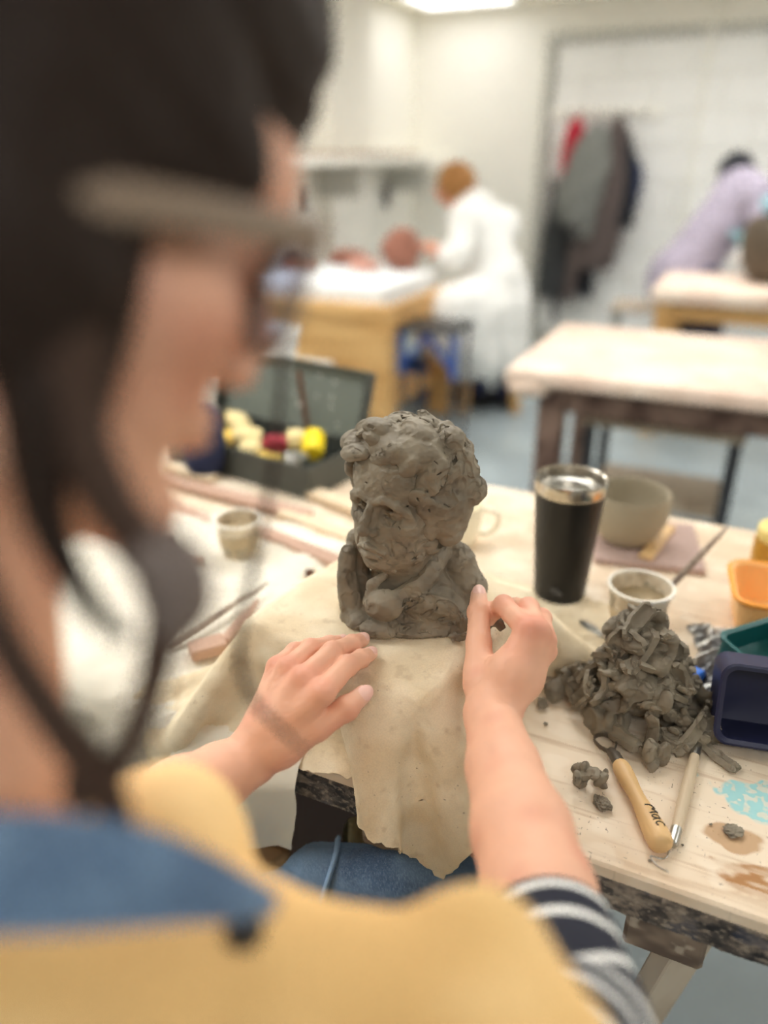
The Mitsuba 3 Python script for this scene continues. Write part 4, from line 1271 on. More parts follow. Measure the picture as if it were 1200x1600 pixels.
HG = 'clay scraps of the heap'
k = 0
for lev in (0.25, 0.5, 0.72):                                   # the core
    for j in range(6 if lev < 0.5 else 4):
        u, v = scrap_g.uniform(-0.055, 0.035) * (1.2 - lev), scrap_g.uniform(-0.03, 0.03)
        hgt = heap_top(u, v)
        z = max(0.020, hgt * lev)
        scrap(bunch((0.030, 0.026, 0.022), 300 + k, 12), [HEAP[0] + HX[0] * u + HY[0] * v, HEAP[1] + HX[1] * u + HY[1] * v, TZ + z], eul('xyz', *scrap_g.uniform(-180, 180, 3)), heap_label('thick clay clump', u, v, z), HG)
        k += 1
n_heap = 0
while n_heap < 84:
    u, v = scrap_g.uniform(-0.104, 0.076), scrap_g.uniform(-0.068, 0.062)
    hgt = heap_top(u, v)
    if hgt <= 0.002 or (u < -0.074 and v < 0.01):
        continue
    e_ = 0.006
    gx, gy = (heap_top(u + e_, v) - heap_top(u - e_, v)) / (2 * e_), (heap_top(u, v + e_) - heap_top(u, v - e_)) / (2 * e_)
    nrm = np.array([-gx, -gy, 1.0])
    nrm[:2] = nrm[0] * HX + nrm[1] * HY
    nrm /= np.linalg.norm(nrm)
    kind = scrap_g.uniform()
    tip = Rotation.align_vectors([nrm], [[0, 0, 1]])[0].as_matrix() @ eul('zxy', scrap_g.uniform(-180, 180), scrap_g.uniform(-35, 35), scrap_g.uniform(-35, 35))
    if kind < 0.70:
        m = strip(scrap_g.uniform(0.036, 0.062), scrap_g.uniform(0.015, 0.025), scrap_g.uniform(0.0040, 0.0070), scrap_g.choice([-1, 1]) * scrap_g.uniform(0.5, 2.4), scrap_g.uniform(-1, 1), n_heap)
        tip = tip @ eul('x', scrap_g.choice([0, 90, 60, -60]))
    elif kind < 0.84:
        m = bunch((scrap_g.uniform(0.014, 0.021), scrap_g.uniform(0.012, 0.017), scrap_g.uniform(0.010, 0.014)), n_heap, 6)
    else:
        m = chunk((scrap_g.uniform(0.012, 0.019), scrap_g.uniform(0.010, 0.015), scrap_g.uniform(0.006, 0.010)), n_heap, 3)
    m.vertices = m.vertices @ tip.T
    lift = max(hgt - 0.004, -m.vertices[:, 2].min() + 0.0005)
    scrap(m, [HEAP[0] + HX[0] * u + HY[0] * v, HEAP[1] + HX[1] * u + HY[1] * v, TZ + lift], np.eye(3), heap_label('curled clay shaving' if kind < 0.70 else 'knotted lump of clay' if kind < 0.84 else 'blunt clay chunk', u, v, hgt), HG)
    n_heap += 1


def lone(px, py, m, rot, label):
    m = m.copy()
    m.vertices = m.vertices @ rot.T
    c = at(px, py, z=TZ)
    scrap(m, [c[0], c[1], TZ - m.vertices[:, 2].min() + 0.0004], np.eye(3), label)


lone(1020, 1198, bunch((0.020, 0.018, 0.014), 401, 8), np.eye(3), 'ragged lump of clay at the foot of the heap between the two tools')
lone(1120, 1186, strip(0.050, 0.013, 0.007, 0.3, 0.3, 402), rz(-62), 'flat straight strip of clay beside the turquoise stain')
lone(1080, 1128, strip(0.060, 0.014, 0.007, -0.3, 0.2, 403), rz(-55), 'long thick strip of clay leaning against the navy box')
lone(905, 1226, bunch((0.019, 0.014, 0.010), 404, 7), np.eye(3), 'largest of three clay lumps left of the lettered tool')
lone(945, 1230, bunch((0.011, 0.013, 0.009), 405, 5), rz(30), 'curled clay lump nearest the lettered tool handle')
lone(940, 1262, chunk((0.010, 0.012, 0.005), 406), rz(20), 'flat clay shard in front of the three clay lumps')
lone(847, 1105, chunk((0.008, 0.009, 0.006), 407), rz(10), 'small clay lump beside the right wrist')
lone(852, 1133, chunk((0.0032, 0.0025, 0.0018), 408, 2), np.eye(3), 'tiny clay crumb below the lump beside the right wrist')
lone(848, 1219, chunk((0.0028, 0.0026, 0.0020), 409, 2), np.eye(3), 'tiny round clay crumb beside the right forearm')
lone(1143, 1302, chunk((0.0105, 0.0085, 0.0030), 410), rz(5), 'flat grey clay flake on the wet brown stain')
lone(1110, 1290, chunk((0.0016, 0.0016, 0.0012), 411, 2), np.eye(3), 'dark clay dot beside the flake on the brown stain')
lone(1015, 1346, chunk((0.0022, 0.0016, 0.0010), 412, 2), np.eye(3), 'tiny pale crumb in front of the lettered tool butt')
lone(1066, 1322, chunk((0.0014, 0.0014, 0.0010), 413, 2), np.eye(3), 'dark speck of clay right of the ribbon tool')
m = bunch((0.010, 0.006, 0.006), 414, 4)
m.vertices += at(714, 996, z=BOARD_Z + 0.0068)
solo('clay_scrap', m, 'm_clay', 'small dark clay pellet on the cloth at the right foot of the bust', 'clay scrap', 38)

# ------------------------------------------------------------------ left side of the near table
nu, nv = 90, 80
uu = np.linspace(-1.12, -0.365, nu)
tt = np.linspace(0, 1, nv)
U, Q = np.meshgrid(uu, tt, indexing='ij')
hang = 0.165 + 0.03 * np.sin(U * 17) - 0.05 * np.clip((U + 0.45) / 0.1, 0, 1)
back = 1.02 + 0.03 * np.sin(U * 9)
Ltot = hang + (back - FY)
DL = Q * Ltot                                                   # distance along the cloth from the hem
yy = np.where(DL < hang, FY - 0.006, FY + (DL - hang))
zz = np.where(DL < hang, TZ - (hang - DL), TZ + 0.0028)
bend = np.clip(1 - np.abs(DL - hang) / 0.012, 0, 1)
zz = zz - bend ** 2 * 0.000
w1 = meshkit.fbm(np.stack([U * 12, DL * 12, U * 0], -1), 4, 51)
w2 = meshkit.fbm(np.stack([U * 34, DL * 20, U * 0], -1), 3, 52)
top = np.clip((DL - hang) / 0.02, 0, 1)
low = np.clip((hang - DL) / 0.03, 0, 1)
zz = zz + top * (np.clip(w1 - 0.42, 0, 1) * 0.030 + np.clip(w2 - 0.45, 0, 1) * 0.010)
yy = yy - low * (0.030 * np.clip(w1 - 0.3, 0, 1) + 0.012 * np.sin(U * 62 + 4 * w1) * np.clip((hang - DL) / 0.1, 0, 1) + 0.010)
P = np.stack([U + 0.012 * np.sin(DL * 16), yy, zz], -1)
m = thick_sheet(P, 0.0012)
mat('m_linen', (226, 220, 206), 0.95)
solo('dust_sheet', m, 'm_linen', 'rumpled off-white cotton sheet spread on the left of the table and hanging over its edge', 'cloth', True, True)

mat('m_pink_wood', (182, 150, 132), 0.8)
mat('m_pale_wood', (220, 200, 172), 0.8)
battens = [((252, 748), (482, 806), 'm_pink_wood', 0.034, 0.012, 0.0, 'pinkish wooden batten nearest the toolbox'),
           ((240, 782), (372, 826), 'm_pink_wood', 0.026, 0.010, 0.0, 'pinkish batten on the left behind the slip cup'),
           ((404, 830), (560, 892), 'm_pink_wood', 0.030, 0.013, 0.0, 'pinkish wooden batten ending beside the bust'),
           ((440, 800), (575, 850), 'm_pale_wood', 0.030, 0.012, 0.0, 'pale batten behind the pinkish batten beside the bust'),
           ((470, 762), (585, 806), 'm_pale_wood', 0.034, 0.014, 0.0, 'pale batten at the right corner of the toolbox'),
           ((255, 728), (335, 748), 'm_pale_wood', 0.030, 0.010, 0.0, 'pale batten against the front of the toolbox')]
for (x0, y0), (x1, y1), mm_, w_, h_, dz, lb in battens:
    zc = TZ + h_ / 2 + 0.0035
    solo('wooden_batten', bar(at(x0, y0, z=zc), at(x1, y1, z=zc), w_, h_, 0.002), mm_, lb + ', lying on the table', 'batten')
plastic_cup(377, 868, 'small plastic cup of dried clay slip on the sheet left of the bust', 0.88, 0.6)
a_, b_ = at(262, 1010, z=TZ + 0.018), at(418, 911, z=TZ + 0.022)
solo('modelling_stick', tube([a_, a_ + (b_ - a_) * 0.3, a_ + (b_ - a_) * 0.7, b_], [0.0052, 0.0060, 0.0050, 0.0022], 14, 40, flat=(1.0, 0.55)), 'm_dirty_wood', 'long flat wooden modelling stick lying slanted on the sheet', 'tool', True)
solo('wood_offcut', bar(at(296, 1018, z=TZ + 0.02), at(352, 1004, z=TZ + 0.02), 0.030, 0.016), 'm_pink_wood', 'short brown wood offcut on the sheet at the left of the cloth-covered board', 'wood block')
solo('wooden_knife', tube([at(350, 1002, z=TZ + 0.014), at(378, 968, z=TZ + 0.015), at(402, 938, z=TZ + 0.015)], [0.009, 0.007, 0.004], 12, 20, flat=(1, 0.5)), 'm_pink_wood', 'tapered brown wooden knife behind the left corner of the board', 'tool', True)
for px, py, r, s_, lb in ((485, 906, (0.011, 0.008, 0.007), 501, 'dark reddish-brown clay lump behind the left edge of the board'), (300, 886, (0.020, 0.009, 0.006), 502, 'brown clay sliver on the sheet left of the slip cup'),
                          (266, 866, (0.010, 0.010, 0.012), 503, 'brown clay lump at the far left on the sheet')):
    m = chunk(r, s_, 3)
    m.vertices += at(px, py, z=TZ) - [0, 0, m.vertices[:, 2].min() - 0.004]
    solo('brown_lump', m, 'm_rust' if s_ != 502 else 'm_pink_wood', lb, 'clay scrap', 40)

# the toolbox
mat('m_box_green', (74, 78, 74), 0.45, metallic=0.2)
mat('m_box_inside', (112, 120, 114), 0.5)
mat('m_sponge', (224, 190, 96), 0.9)
mat('m_sponge_pale', (232, 214, 160), 0.9)
mat('m_red', (168, 40, 60), 0.5)
mat('m_yellow', (246, 216, 28), 0.4)
c1, c0 = at(484, 782, z=TZ), at(290, 724, z=TZ)
ang = math.degrees(math.atan2(c1[1] - c0[1], c1[0] - c0[0]))
BOXR = rz(ang)
bw_, bd_, bh_ = 0.40, 0.175, 0.066
org = c1 + BOXR @ np.array([-bw_ / 2, bd_ / 2, 0])


def bx(p):
    return BOXR @ np.asarray(p, float) + org


t = thing('toolbox', 'open dark green metal toolbox with its lid up, holding yellow sponges', 'toolbox')
for nm, sz, ct in (('bottom', (bw_, bd_, 0.003), (0, 0, 0.002)), ('side', (bw_, 0.003, bh_), (0, -bd_ / 2, bh_ / 2)), ('side', (bw_, 0.003, bh_), (0, bd_ / 2, bh_ / 2)),
                   ('side', (0.003, bd_, bh_), (-bw_ / 2, 0, bh_ / 2)), ('side', (0.003, bd_, bh_), (bw_ / 2, 0, bh_ / 2))):
    part(t, nm, rbox(sz, bx(ct), 0.001, BOXR), 'm_box_green')
lid_t = math.radians(18)
lup = np.array([0, math.sin(lid_t), math.cos(lid_t)])
lout = np.array([0, -math.cos(lid_t), math.sin(lid_t)])
LR = BOXR @ np.stack([[1.0, 0, 0], -lout, lup], 1)
lh = 0.138
lid = part(t, 'lid', rbox((bw_, 0.003, lh), bx(np.array([0, bd_ / 2 + 0.004, bh_]) + lup * lh / 2), 0.001, LR), 'm_box_inside', label='grey-green inside of the raised lid with paint spots')
for nm, sz, a_, b_ in (('lid_rim', (bw_, 0.032, 0.004), 0, lh), ('lid_rim', (0.004, 0.032, lh), -bw_ / 2, lh / 2), ('lid_rim', (0.004, 0.032, lh), bw_ / 2, lh / 2)):
    part(t, nm, rbox(sz, bx(np.array([a_, bd_ / 2 + 0.004, bh_]) + lup * b_ + lout * 0.016), 0.001, LR), 'm_box_green')
g = np.random.default_rng(5)
for k in range(16):
    pt = bx(np.array([g.uniform(-0.17, 0.17), bd_ / 2 + 0.004, bh_]) + lup * g.uniform(0.02, 0.128) + lout * 0.0022)
    b = trimesh.creation.icosphere(2, 1.0)
    b.vertices = (b.vertices * [g.uniform(0.002, 0.005), 0.0008, g.uniform(0.002, 0.005)]) @ LR.T + pt
    part(lid, 'paint_spot', b, 'm_white', True)
part(t, 'lid_strap', bar(bx((0.045, bd_ / 2 - 0.01, bh_ + 0.128)), bx((0.085, bd_ / 2 - 0.03, 0.04)), 0.012, 0.002), 'm_rust')


def sponge(u, v, sz, mm_, seed, lb, z=0.055):
    m = rbox(sz, (0, 0, 0), min(sz) * 0.25)
    m = trimesh.Trimesh(*trimesh.remesh.subdivide_to_size(m.vertices, m.faces, 0.006), process=True)
    m.vertices += m.vertex_normals * ((meshkit.fbm(m.vertices / 0.01, 2, seed)[:, None] - 0.5) * 0.010)
    gg = np.random.default_rng(seed)
    m.vertices = m.vertices @ (BOXR @ eul('zxy', gg.uniform(-50, 50), gg.uniform(-25, 25), gg.uniform(-25, 25))).T + bx((u, v, z))
    solo('sponge', m, mm_, lb, 'sponge', 40)


sponge(-0.155, -0.01, (0.062, 0.045, 0.030), 'm_sponge', 1, 'ochre yellow sponge leftmost in the toolbox', 0.062)
sponge(-0.100, 0.035, (0.070, 0.045, 0.028), 'm_sponge_pale', 2, 'pale sponge at the back left of the toolbox', 0.066)
sponge(-0.075, -0.035, (0.055, 0.040, 0.030), 'm_sponge', 3, 'yellow sponge at the front of the toolbox', 0.054)
sponge(-0.030, -0.010, (0.060, 0.045, 0.034), 'm_sponge_pale', 4, 'cream sponge in the middle of the toolbox', 0.060)
sponge(0.015, -0.050, (0.045, 0.040, 0.030), 'm_sponge_pale', 5, 'cream sponge block at the front edge of the toolbox', 0.055)
sponge(0.080, 0.020, (0.050, 0.040, 0.040), 'm_sponge_pale', 6, 'pale sponge beside the bright yellow one in the toolbox', 0.065)
sponge(0.075, -0.060, (0.050, 0.035, 0.025), 'm_sponge', 7, 'small ochre sponge at the right front of the toolbox', 0.045)
solo('red_cloth', (lambda m: (setattr(m, 'vertices', m.vertices * [0.030, 0.022, 0.018] + bx((0.045, 0.0, 0.058))), m)[1])(rough(trimesh.creation.icosphere(4, 1.0), 0.35, 0.5, 3)), 'm_red', 'dark red rag tucked between the sponges in the toolbox', 'rag', True)
a_, b_ = bx((0.115, 0.035, 0.080)), bx((0.150, -0.015, 0.062))
solo('yellow_bottle', tube([a_, a_ + (b_ - a_) * 0.1, a_ + (b_ - a_) * 0.85, b_], [0.012, 0.022, 0.023, 0.017], 24), 'm_yellow', 'bright yellow bottle lying at the right end of the toolbox', 'bottle', 40)
solo('tin_dish', lathe([(0, 0.0), (0.022, 0.0), (0.030, 0.022), (0.028, 0.021), (0.020, 0.003), (0, 0.003)], 32, bx((0.135, -0.055, 0.042))), 'm_steel', 'small shiny metal dish at the right front of the toolbox', 'dish', 40)
solo('tin_dish', lathe([(0, 0.0), (0.018, 0.0), (0.024, 0.018), (0.022, 0.017), (0.016, 0.003), (0, 0.003)], 32, bx((-0.115, -0.07, 0.050))), 'm_white_gloss', 'small white dish at the left front of the toolbox', 'dish', 40)

# under the table
mat('m_dark_leather', (58, 36, 26), 0.6)
t = thing('brown_cabinet', 'dark brown wooden cabinet standing under the table behind the hanging sheet', 'cabinet')
part(t, 'body', rbox((0.20, 0.30, 0.60), (-0.395, 0.86, 0.301), 0.006), 'm_dark_leather', room=True)
part(t, 'door', rbox((0.17, 0.015, 0.52), (-0.395, 0.703, 0.31), 0.004), 'm_dark_leather', room=True)
t = thing('cardboard_box', 'brown cardboard box on the floor under the table beside the knee', 'box')
part(t, 'body', rbox((0.30, 0.22, 0.36), (-0.66, 0.84, 0.181), 0.004), 'm_cardboard', room=True)
part(t, 'flap', rbox((0.30, 0.12, 0.004), (-0.66, 0.70, 0.36), 0.001, eul('x', -25)), 'm_cardboard', room=True)

# ------------------------------------------------------------------ the woman at work, seen from behind her right shoulder
def tx_stripes(p, n, uv):
    f = uv.x - dr.floor(uv.x)
    w = 1 - sstep(0.12, 0.15, dr.abs(f - 0.30))
    return mix(C_(38, 40, 52), C_(226, 226, 224), w)


def tx_mustard(p, n, uv):
    a = fbm(p.x * 14, p.y * 14, p.z * 14, 3)
    return mix(C_(224, 184, 124), C_(242, 206, 150), sstep(0.3, 0.7, a))


mat('m_mustard', mikit.proc(tx_mustard), 0.9)
mat('m_stripes', mikit.proc(tx_stripes), 0.9)
mat('m_hair_dark', (40, 29, 24), 0.6, specular=0.2)
mat('m_hair_lock', (66, 49, 41), 0.6, specular=0.25)
mat('m_hair_grey', (112, 100, 96), 0.5)
mat('m_frame', (142, 124, 108), 0.4)
scene['m_lens'] = {'type': 'thindielectric', 'int_ior': 1.6, 'specular_transmittance': {'type': 'rgb', 'value': [0.42, 0.47, 0.60]}}
mat('m_nail', (232, 190, 178), 0.3)
mat('m_white_thread', (206, 214, 222), 0.8)
mat('m_denim_light', (132, 160, 192), 0.9)
mat('m_olive', (120, 108, 76), 0.9)
scene['m_skin'] = {'type': 'twosided', 'bsdf': {'type': 'bumpmap', 'arbitrary': mikit.proc(bump_skin, 4e-4), 'scale': 0.0006,
                   'bsdf': {'type': 'principled', 'base_color': {'type': 'mesh_attribute', 'name': 'vertex_color'}, 'roughness': 0.48, 'specular': 0.4}}}
SKIN, RED, DUST = np.array(lin(222, 170, 143)), np.array(lin(210, 134, 112)), np.array(lin(228, 196, 182))


def skin_colors(m, spots, tan=1.0):
    """spots: (point, radius, colour, strength): knuckles redden, fingertips are dusty with clay"""
    V = m.vertices
    n = meshkit.fbm(V / 0.018, 3, 3)[:, None]
    c = SKIN * (0.94 + 0.14 * n) * tan
    c = c + (RED - c) * (np.clip(meshkit.fbm(V / 0.03, 2, 8)[:, None] - 0.52, 0, 1) * 1.6)
    for p, r, col, st in spots:
        d = np.linalg.norm(V - p, axis=1)
        w = (np.exp(-(d / r) ** 2) * st)[:, None]
        c = c + (col - c) * w
    return c


def hand(wr, fingers, thumb, palm_extra, arm, h=0.0014, web=0.010):
    """a hand and forearm as one surface; fingers: four lists of joints from the knuckle, thumb: joints from its root"""
    allp = np.array([p for f in fingers for p in f] + list(thumb) + [p for p, _ in arm])
    S = Sculpt(allp.min(0) - 0.06, allp.max(0) + 0.06, h)
    P = [p for p, _ in arm]
    R_ = [r for _, r in arm]
    S.chain(P, R_, 0.010)
    for (j, f) in enumerate(fingers):
        r0 = (0.0118, 0.0122, 0.0115, 0.0102)[j]
        S.cone(np.array(wr) + (np.array(f[0]) - wr) * 0.12, f[0], 0.0165, r0, 0.012)
    for p, r in palm_extra:
        S.ell(p, (r, r, r), 0.014)
    for (j, f) in enumerate(fingers):
        rr = [(0.0114, 0.0100, 0.0088, 0.0075), (0.0116, 0.0102, 0.0089, 0.0076), (0.0110, 0.0097, 0.0085, 0.0072), (0.0098, 0.0085, 0.0074, 0.0064)][j]
        for i in range(len(f) - 1):
            S.cone(f[i], f[i + 1], rr[i], rr[i + 1], 0.0018 if i else 0.005)
            if i:                                                   # the joint
                S.ell(f[i], (rr[i] * 1.07,) * 3, 0.004)
    tr = (0.0165, 0.0125, 0.0108, 0.0088)
    for i in range(len(thumb) - 1):
        S.cone(thumb[i], thumb[i + 1], tr[i], tr[i + 1], 0.010 if i == 0 else 0.004)
    S.ell(thumb[2], (0.0116,) * 3, 0.004)
    return S


def nail(parent, tip, back, up, w, l, off):
    d = (tip - back) / np.linalg.norm(tip - back)
    up = up - d * (up @ d)
    up /= np.linalg.norm(up)
    sd = np.cross(d, up)
    m = trimesh.creation.icosphere(3, 1.0)
    v = m.vertices * [w, l, 0.0016]
    v[:, 2] -= (v[:, 0] / w) ** 2 * w * 0.30
    m.vertices = v @ np.stack([sd, d, up], 1).T + tip + up * off
    part(parent, 'fingernail', m, 'm_nail', True)


me = thing('person', 'dark-haired woman with glasses in a mustard top modelling the clay bust', 'person')

# left hand and forearm
lw = Z(392, 1184, 0.838)
LF = [[Z(503, 1083, 0.901), Z(543, 1040, 0.893), Z(564, 1029, 0.8855), Z(579, 1021, 0.8795)],
      [Z(474, 1061, 0.904), Z(519, 1019, 0.897), Z(550, 1006, 0.887), Z(567, 999, 0.8795)],
      [Z(450, 1045, 0.900), Z(485, 1014, 0.895), Z(515, 1007, 0.887), Z(535, 1002, 0.879)],
      [Z(433, 1042, 0.889), Z(460, 1018, 0.886), Z(482, 1010, 0.881), Z(499, 1007, 0.8785)]]
LT = [Z(436, 1170, 0.848), Z(497, 1136, 0.868), Z(541, 1107, 0.8785), Z(567, 1085, 0.8795)]
la = [(D(150, 1335, 0.60), 0.045), (D(285, 1252, 0.665), 0.037), (D(345, 1212, 0.70), 0.0285), (lw + [0, 0, -0.001], 0.0235), ((lw * 0.6 + LF[1][0] * 0.4), 0.0195)]
S = hand(lw, LF, LT, [(lw * 0.45 + LF[2][0] * 0.55 - [0, 0, 0.012], 0.018), (lw * 0.5 + LT[1] * 0.5 - [0, 0, 0.004], 0.0175)], la)
lh_ = biggest(S.mesh(2))
# right hand and forearm
rw = Z(768, 1116, 0.872)
RF = [[Z(824, 984, 0.938), Z(787, 946, 0.930), Z(772, 954, 0.914), Z(764, 968, 0.898)],
      [Z(840, 986, 0.934), Z(826, 950, 0.928), Z(806, 948, 0.908), Z(794, 962, 0.890)],
      [Z(850, 1000, 0.920), Z(846, 966, 0.914), Z(828, 962, 0.895), Z(815, 974, 0.882)],
      [Z(853, 1018, 0.904), Z(852, 990, 0.900), Z(842, 982, 0.887), Z(830, 990, 0.880)]]
RT = [Z(750, 1070, 0.885), Z(748, 1004, 0.904), Z(748, 957, 0.916), Z(748, 930, 0.920)]
ra = [(D(893, 1620, 0.448), 0.0300), (D(862, 1490, 0.495), 0.0345), (D(842, 1400, 0.548), 0.0400), (D(815, 1300, 0.60), 0.0385), (D(786, 1200, 0.665), 0.0310), (rw, 0.0245), (rw * 0.6 + RF[1][0] * 0.4, 0.0215)]
S = hand(rw, RF, RT, [(rw * 0.4 + RF[2][0] * 0.6 - [0, 0, 0.012], 0.019), (rw * 0.45 + RT[1] * 0.55, 0.0165), (rw * 0.5 + RF[0][0] * 0.5 + [0, 0, 0.002], 0.017)], ra)
rh_ = biggest(S.mesh(2))

# head and neck
HY_, HP, HT = math.radians(56), math.radians(26), math.radians(8)
hf = np.array([math.sin(HY_) * math.cos(HP), math.cos(HY_) * math.cos(HP), -math.sin(HP)])
hu = np.array([math.sin(HY_) * math.sin(HP), math.cos(HY_) * math.sin(HP), math.cos(HP)])
hr = np.cross(hf, hu)
hr, hu = hr * math.cos(HT) + hu * math.sin(HT), hu * math.cos(HT) - hr * math.sin(HT)
HR = np.stack([hr, hf, hu], 1)
HC = np.array([-0.143, 0.318, 1.326])


def hd(r, f, u):
    return HC + hr * r + hf * f + hu * u


NECK = np.array([-0.205, 0.255, 1.075])
S = Sculpt(HC - [0.17, 0.17, 0.26], HC + [0.17, 0.17, 0.17], 0.0028)
S.ell(hd(0, -0.018, 0.045), (0.074, 0.095, 0.085), 0, HR)
S.ell(hd(0, 0.032, -0.022), (0.060, 0.060, 0.084), 0.03, HR)
S.ell(hd(0, 0.055, 0.055), (0.052, 0.036, 0.042), 0.02, HR)
S.cone(hd(0.048, 0.0, -0.075), hd(0.012, 0.070, -0.100), 0.020, 0.017, 0.02)
S.cone(hd(-0.048, 0.0, -0.075), hd(-0.012, 0.070, -0.100), 0.020, 0.017, 0.02)
S.ell(hd(0, 0.076, -0.100), (0.020, 0.014, 0.016), 0.015, HR)
for sg in (-1, 1):
    S.ell(hd(sg * 0.046, 0.052, -0.014), (0.024, 0.024, 0.020), 0.02, HR)
    S.cone(hd(sg * 0.012, 0.088, 0.036), hd(sg * 0.046, 0.070, 0.040), 0.011, 0.009, 0.012)
    S.ell(hd(sg * 0.031, 0.092, 0.018), (0.020, 0.014, 0.013), 0.010, HR, sub=True)
    S.ell(hd(sg * 0.031, 0.074, 0.018), (0.014, 0.012, 0.012), 0.002, HR)
    S.ell(hd(sg * 0.012, 0.100, -0.028), (0.009, 0.011, 0.008), 0.006, HR)
    S.ell(hd(sg * 0.076, -0.010, 0.005), (0.010, 0.020, 0.034), 0.006, HR @ eul('x', -12))
S.cone(hd(0, 0.090, 0.030), hd(0, 0.108, -0.012), 0.012, 0.0125, 0.010)
S.ell(hd(0, 0.078, 0.050), (0.044, 0.026, 0.030), 0.015, HR)
S.ell(hd(0, 0.090, -0.058), (0.022, 0.011, 0.012), 0.010, HR)
S.chain([hd(-0.020, 0.092, -0.058), hd(0, 0.103, -0.056), hd(0.020, 0.092, -0.058)], [0.002, 0.003, 0.002], 0.002, True)
S.cone(hd(0, -0.035, -0.055), NECK + [0.0, 0.0, -0.01], 0.054, 0.060, 0.025)
head_ = biggest(S.mesh(2))

spots = []
for f in LF + RF:
    spots += [(f[0] + [0, 0, 0.008], 0.012, RED, 0.55), (f[1] + [0, 0, 0.006], 0.008, RED, 0.40), (f[3], 0.010, DUST, 0.65), (f[2], 0.007, DUST, 0.35)]
for tb in (LT, RT):
    spots += [(tb[2], 0.010, RED, 0.30), (tb[3], 0.013, DUST, 0.7)]
spots += [(LF[0][0] * 0.5 + LF[2][0] * 0.5, 0.022, RED, 0.35), (RF[0][0] + [0, -0.005, 0.004], 0.016, RED, 0.6), (hd(0.055, 0.06, -0.02), 0.03, RED, 0.3), (hd(0.078, -0.01, 0.0), 0.025, RED, 0.6)]
moles = [(822, 1372, 0.56, 0.0018), (770, 1330, 0.585, 0.0012), (769, 1112, 0.70, 0.0016), (885, 1395, 0.54, 0.0010)]
body = cat_(lh_, rh_, head_)
hv = body.vertices
shade = skin_colors(body, spots)
b_ = part(me, 'body', body, 'm_skin', True, color=shade, label='bare hands, forearms, neck and head')
nu_ = np.array([0, -0.25, 1.0])
for f, w in ((LF[0], 0.0058), (LF[1], 0.0060), (LF[2], 0.0056), (LF[3], 0.0048)):
    nail(b_, f[3] + (f[2] - f[3]) * 0.10, f[2], np.array([0.25, -0.45, 0.85]), w, 0.0062, 0.0068)
nail(b_, LT[3] + (LT[2] - LT[3]) * 0.06, LT[2], np.array([0.35, -0.60, 0.72]), 0.0074, 0.0090, 0.0086)
nail(b_, RT[3] + (RT[2] - RT[3]) * 0.03, RT[2], np.array([-0.05, -0.45, 0.9]), 0.0072, 0.0086, 0.0084)
cb = at(770, 972, z=0.888)
solo('clay_coil', tube([at(756, 986, z=0.880), at(766, 972, z=0.890), at(777, 972, z=0.892), at(786, 984, z=0.886)], [0.004, 0.0062, 0.0062, 0.004], 12, 24), 'm_clay', 'small rolled clay coil between the thumb and fingers of the right hand', 'clay coil', True)

# hair: a full dark mop pinned up, side locks and loose strands
S = Sculpt(HC - [0.26, 0.24, 0.24], HC + [0.26, 0.24, 0.24], 0.0032)
S.ell(hd(0, -0.030, 0.062), (0.086, 0.100, 0.090), 0, HR)
S.ell(hd(0, 0.010, 0.105), (0.078, 0.085, 0.060), 0.02, HR)
S.ell(D(330, 120, 0.335), (0.045, 0.045, 0.045), 0.025)
S.ell(D(425, 50, 0.355), (0.030, 0.030, 0.040), 0.012)
S.ell(D(300, 210, 0.325), (0.026, 0.030, 0.020), 0.015)
S.ell(hd(0.066, 0.020, 0.040), (0.020, 0.046, 0.034), 0.015, HR)
S.ell(hd(0.076, -0.010, -0.010), (0.016, 0.034, 0.050), 0.015, HR)
S.ell(hd(0.0, -0.085, 0.02), (0.070, 0.050, 0.070), 0.02, HR)
S.ell(hd(0.0, 0.075, -0.020), (0.064, 0.060, 0.064), 0.01, HR, sub=True)
hm = biggest(S.mesh(2))
wv = np.sin((hm.vertices - HC) @ (hr * 0.6 + hf * 0.5 + hu * 0.9) * 300 + 5 * meshkit.fbm(hm.vertices / 0.05, 2, 1))
hm.vertices += hm.vertex_normals * (0.0006 * wv + 0.012 * (meshkit.fbm(hm.vertices / 0.05, 3, 6) - 0.5))[:, None]
hk = part(me, 'hair', hm, 'm_hair_dark', True)
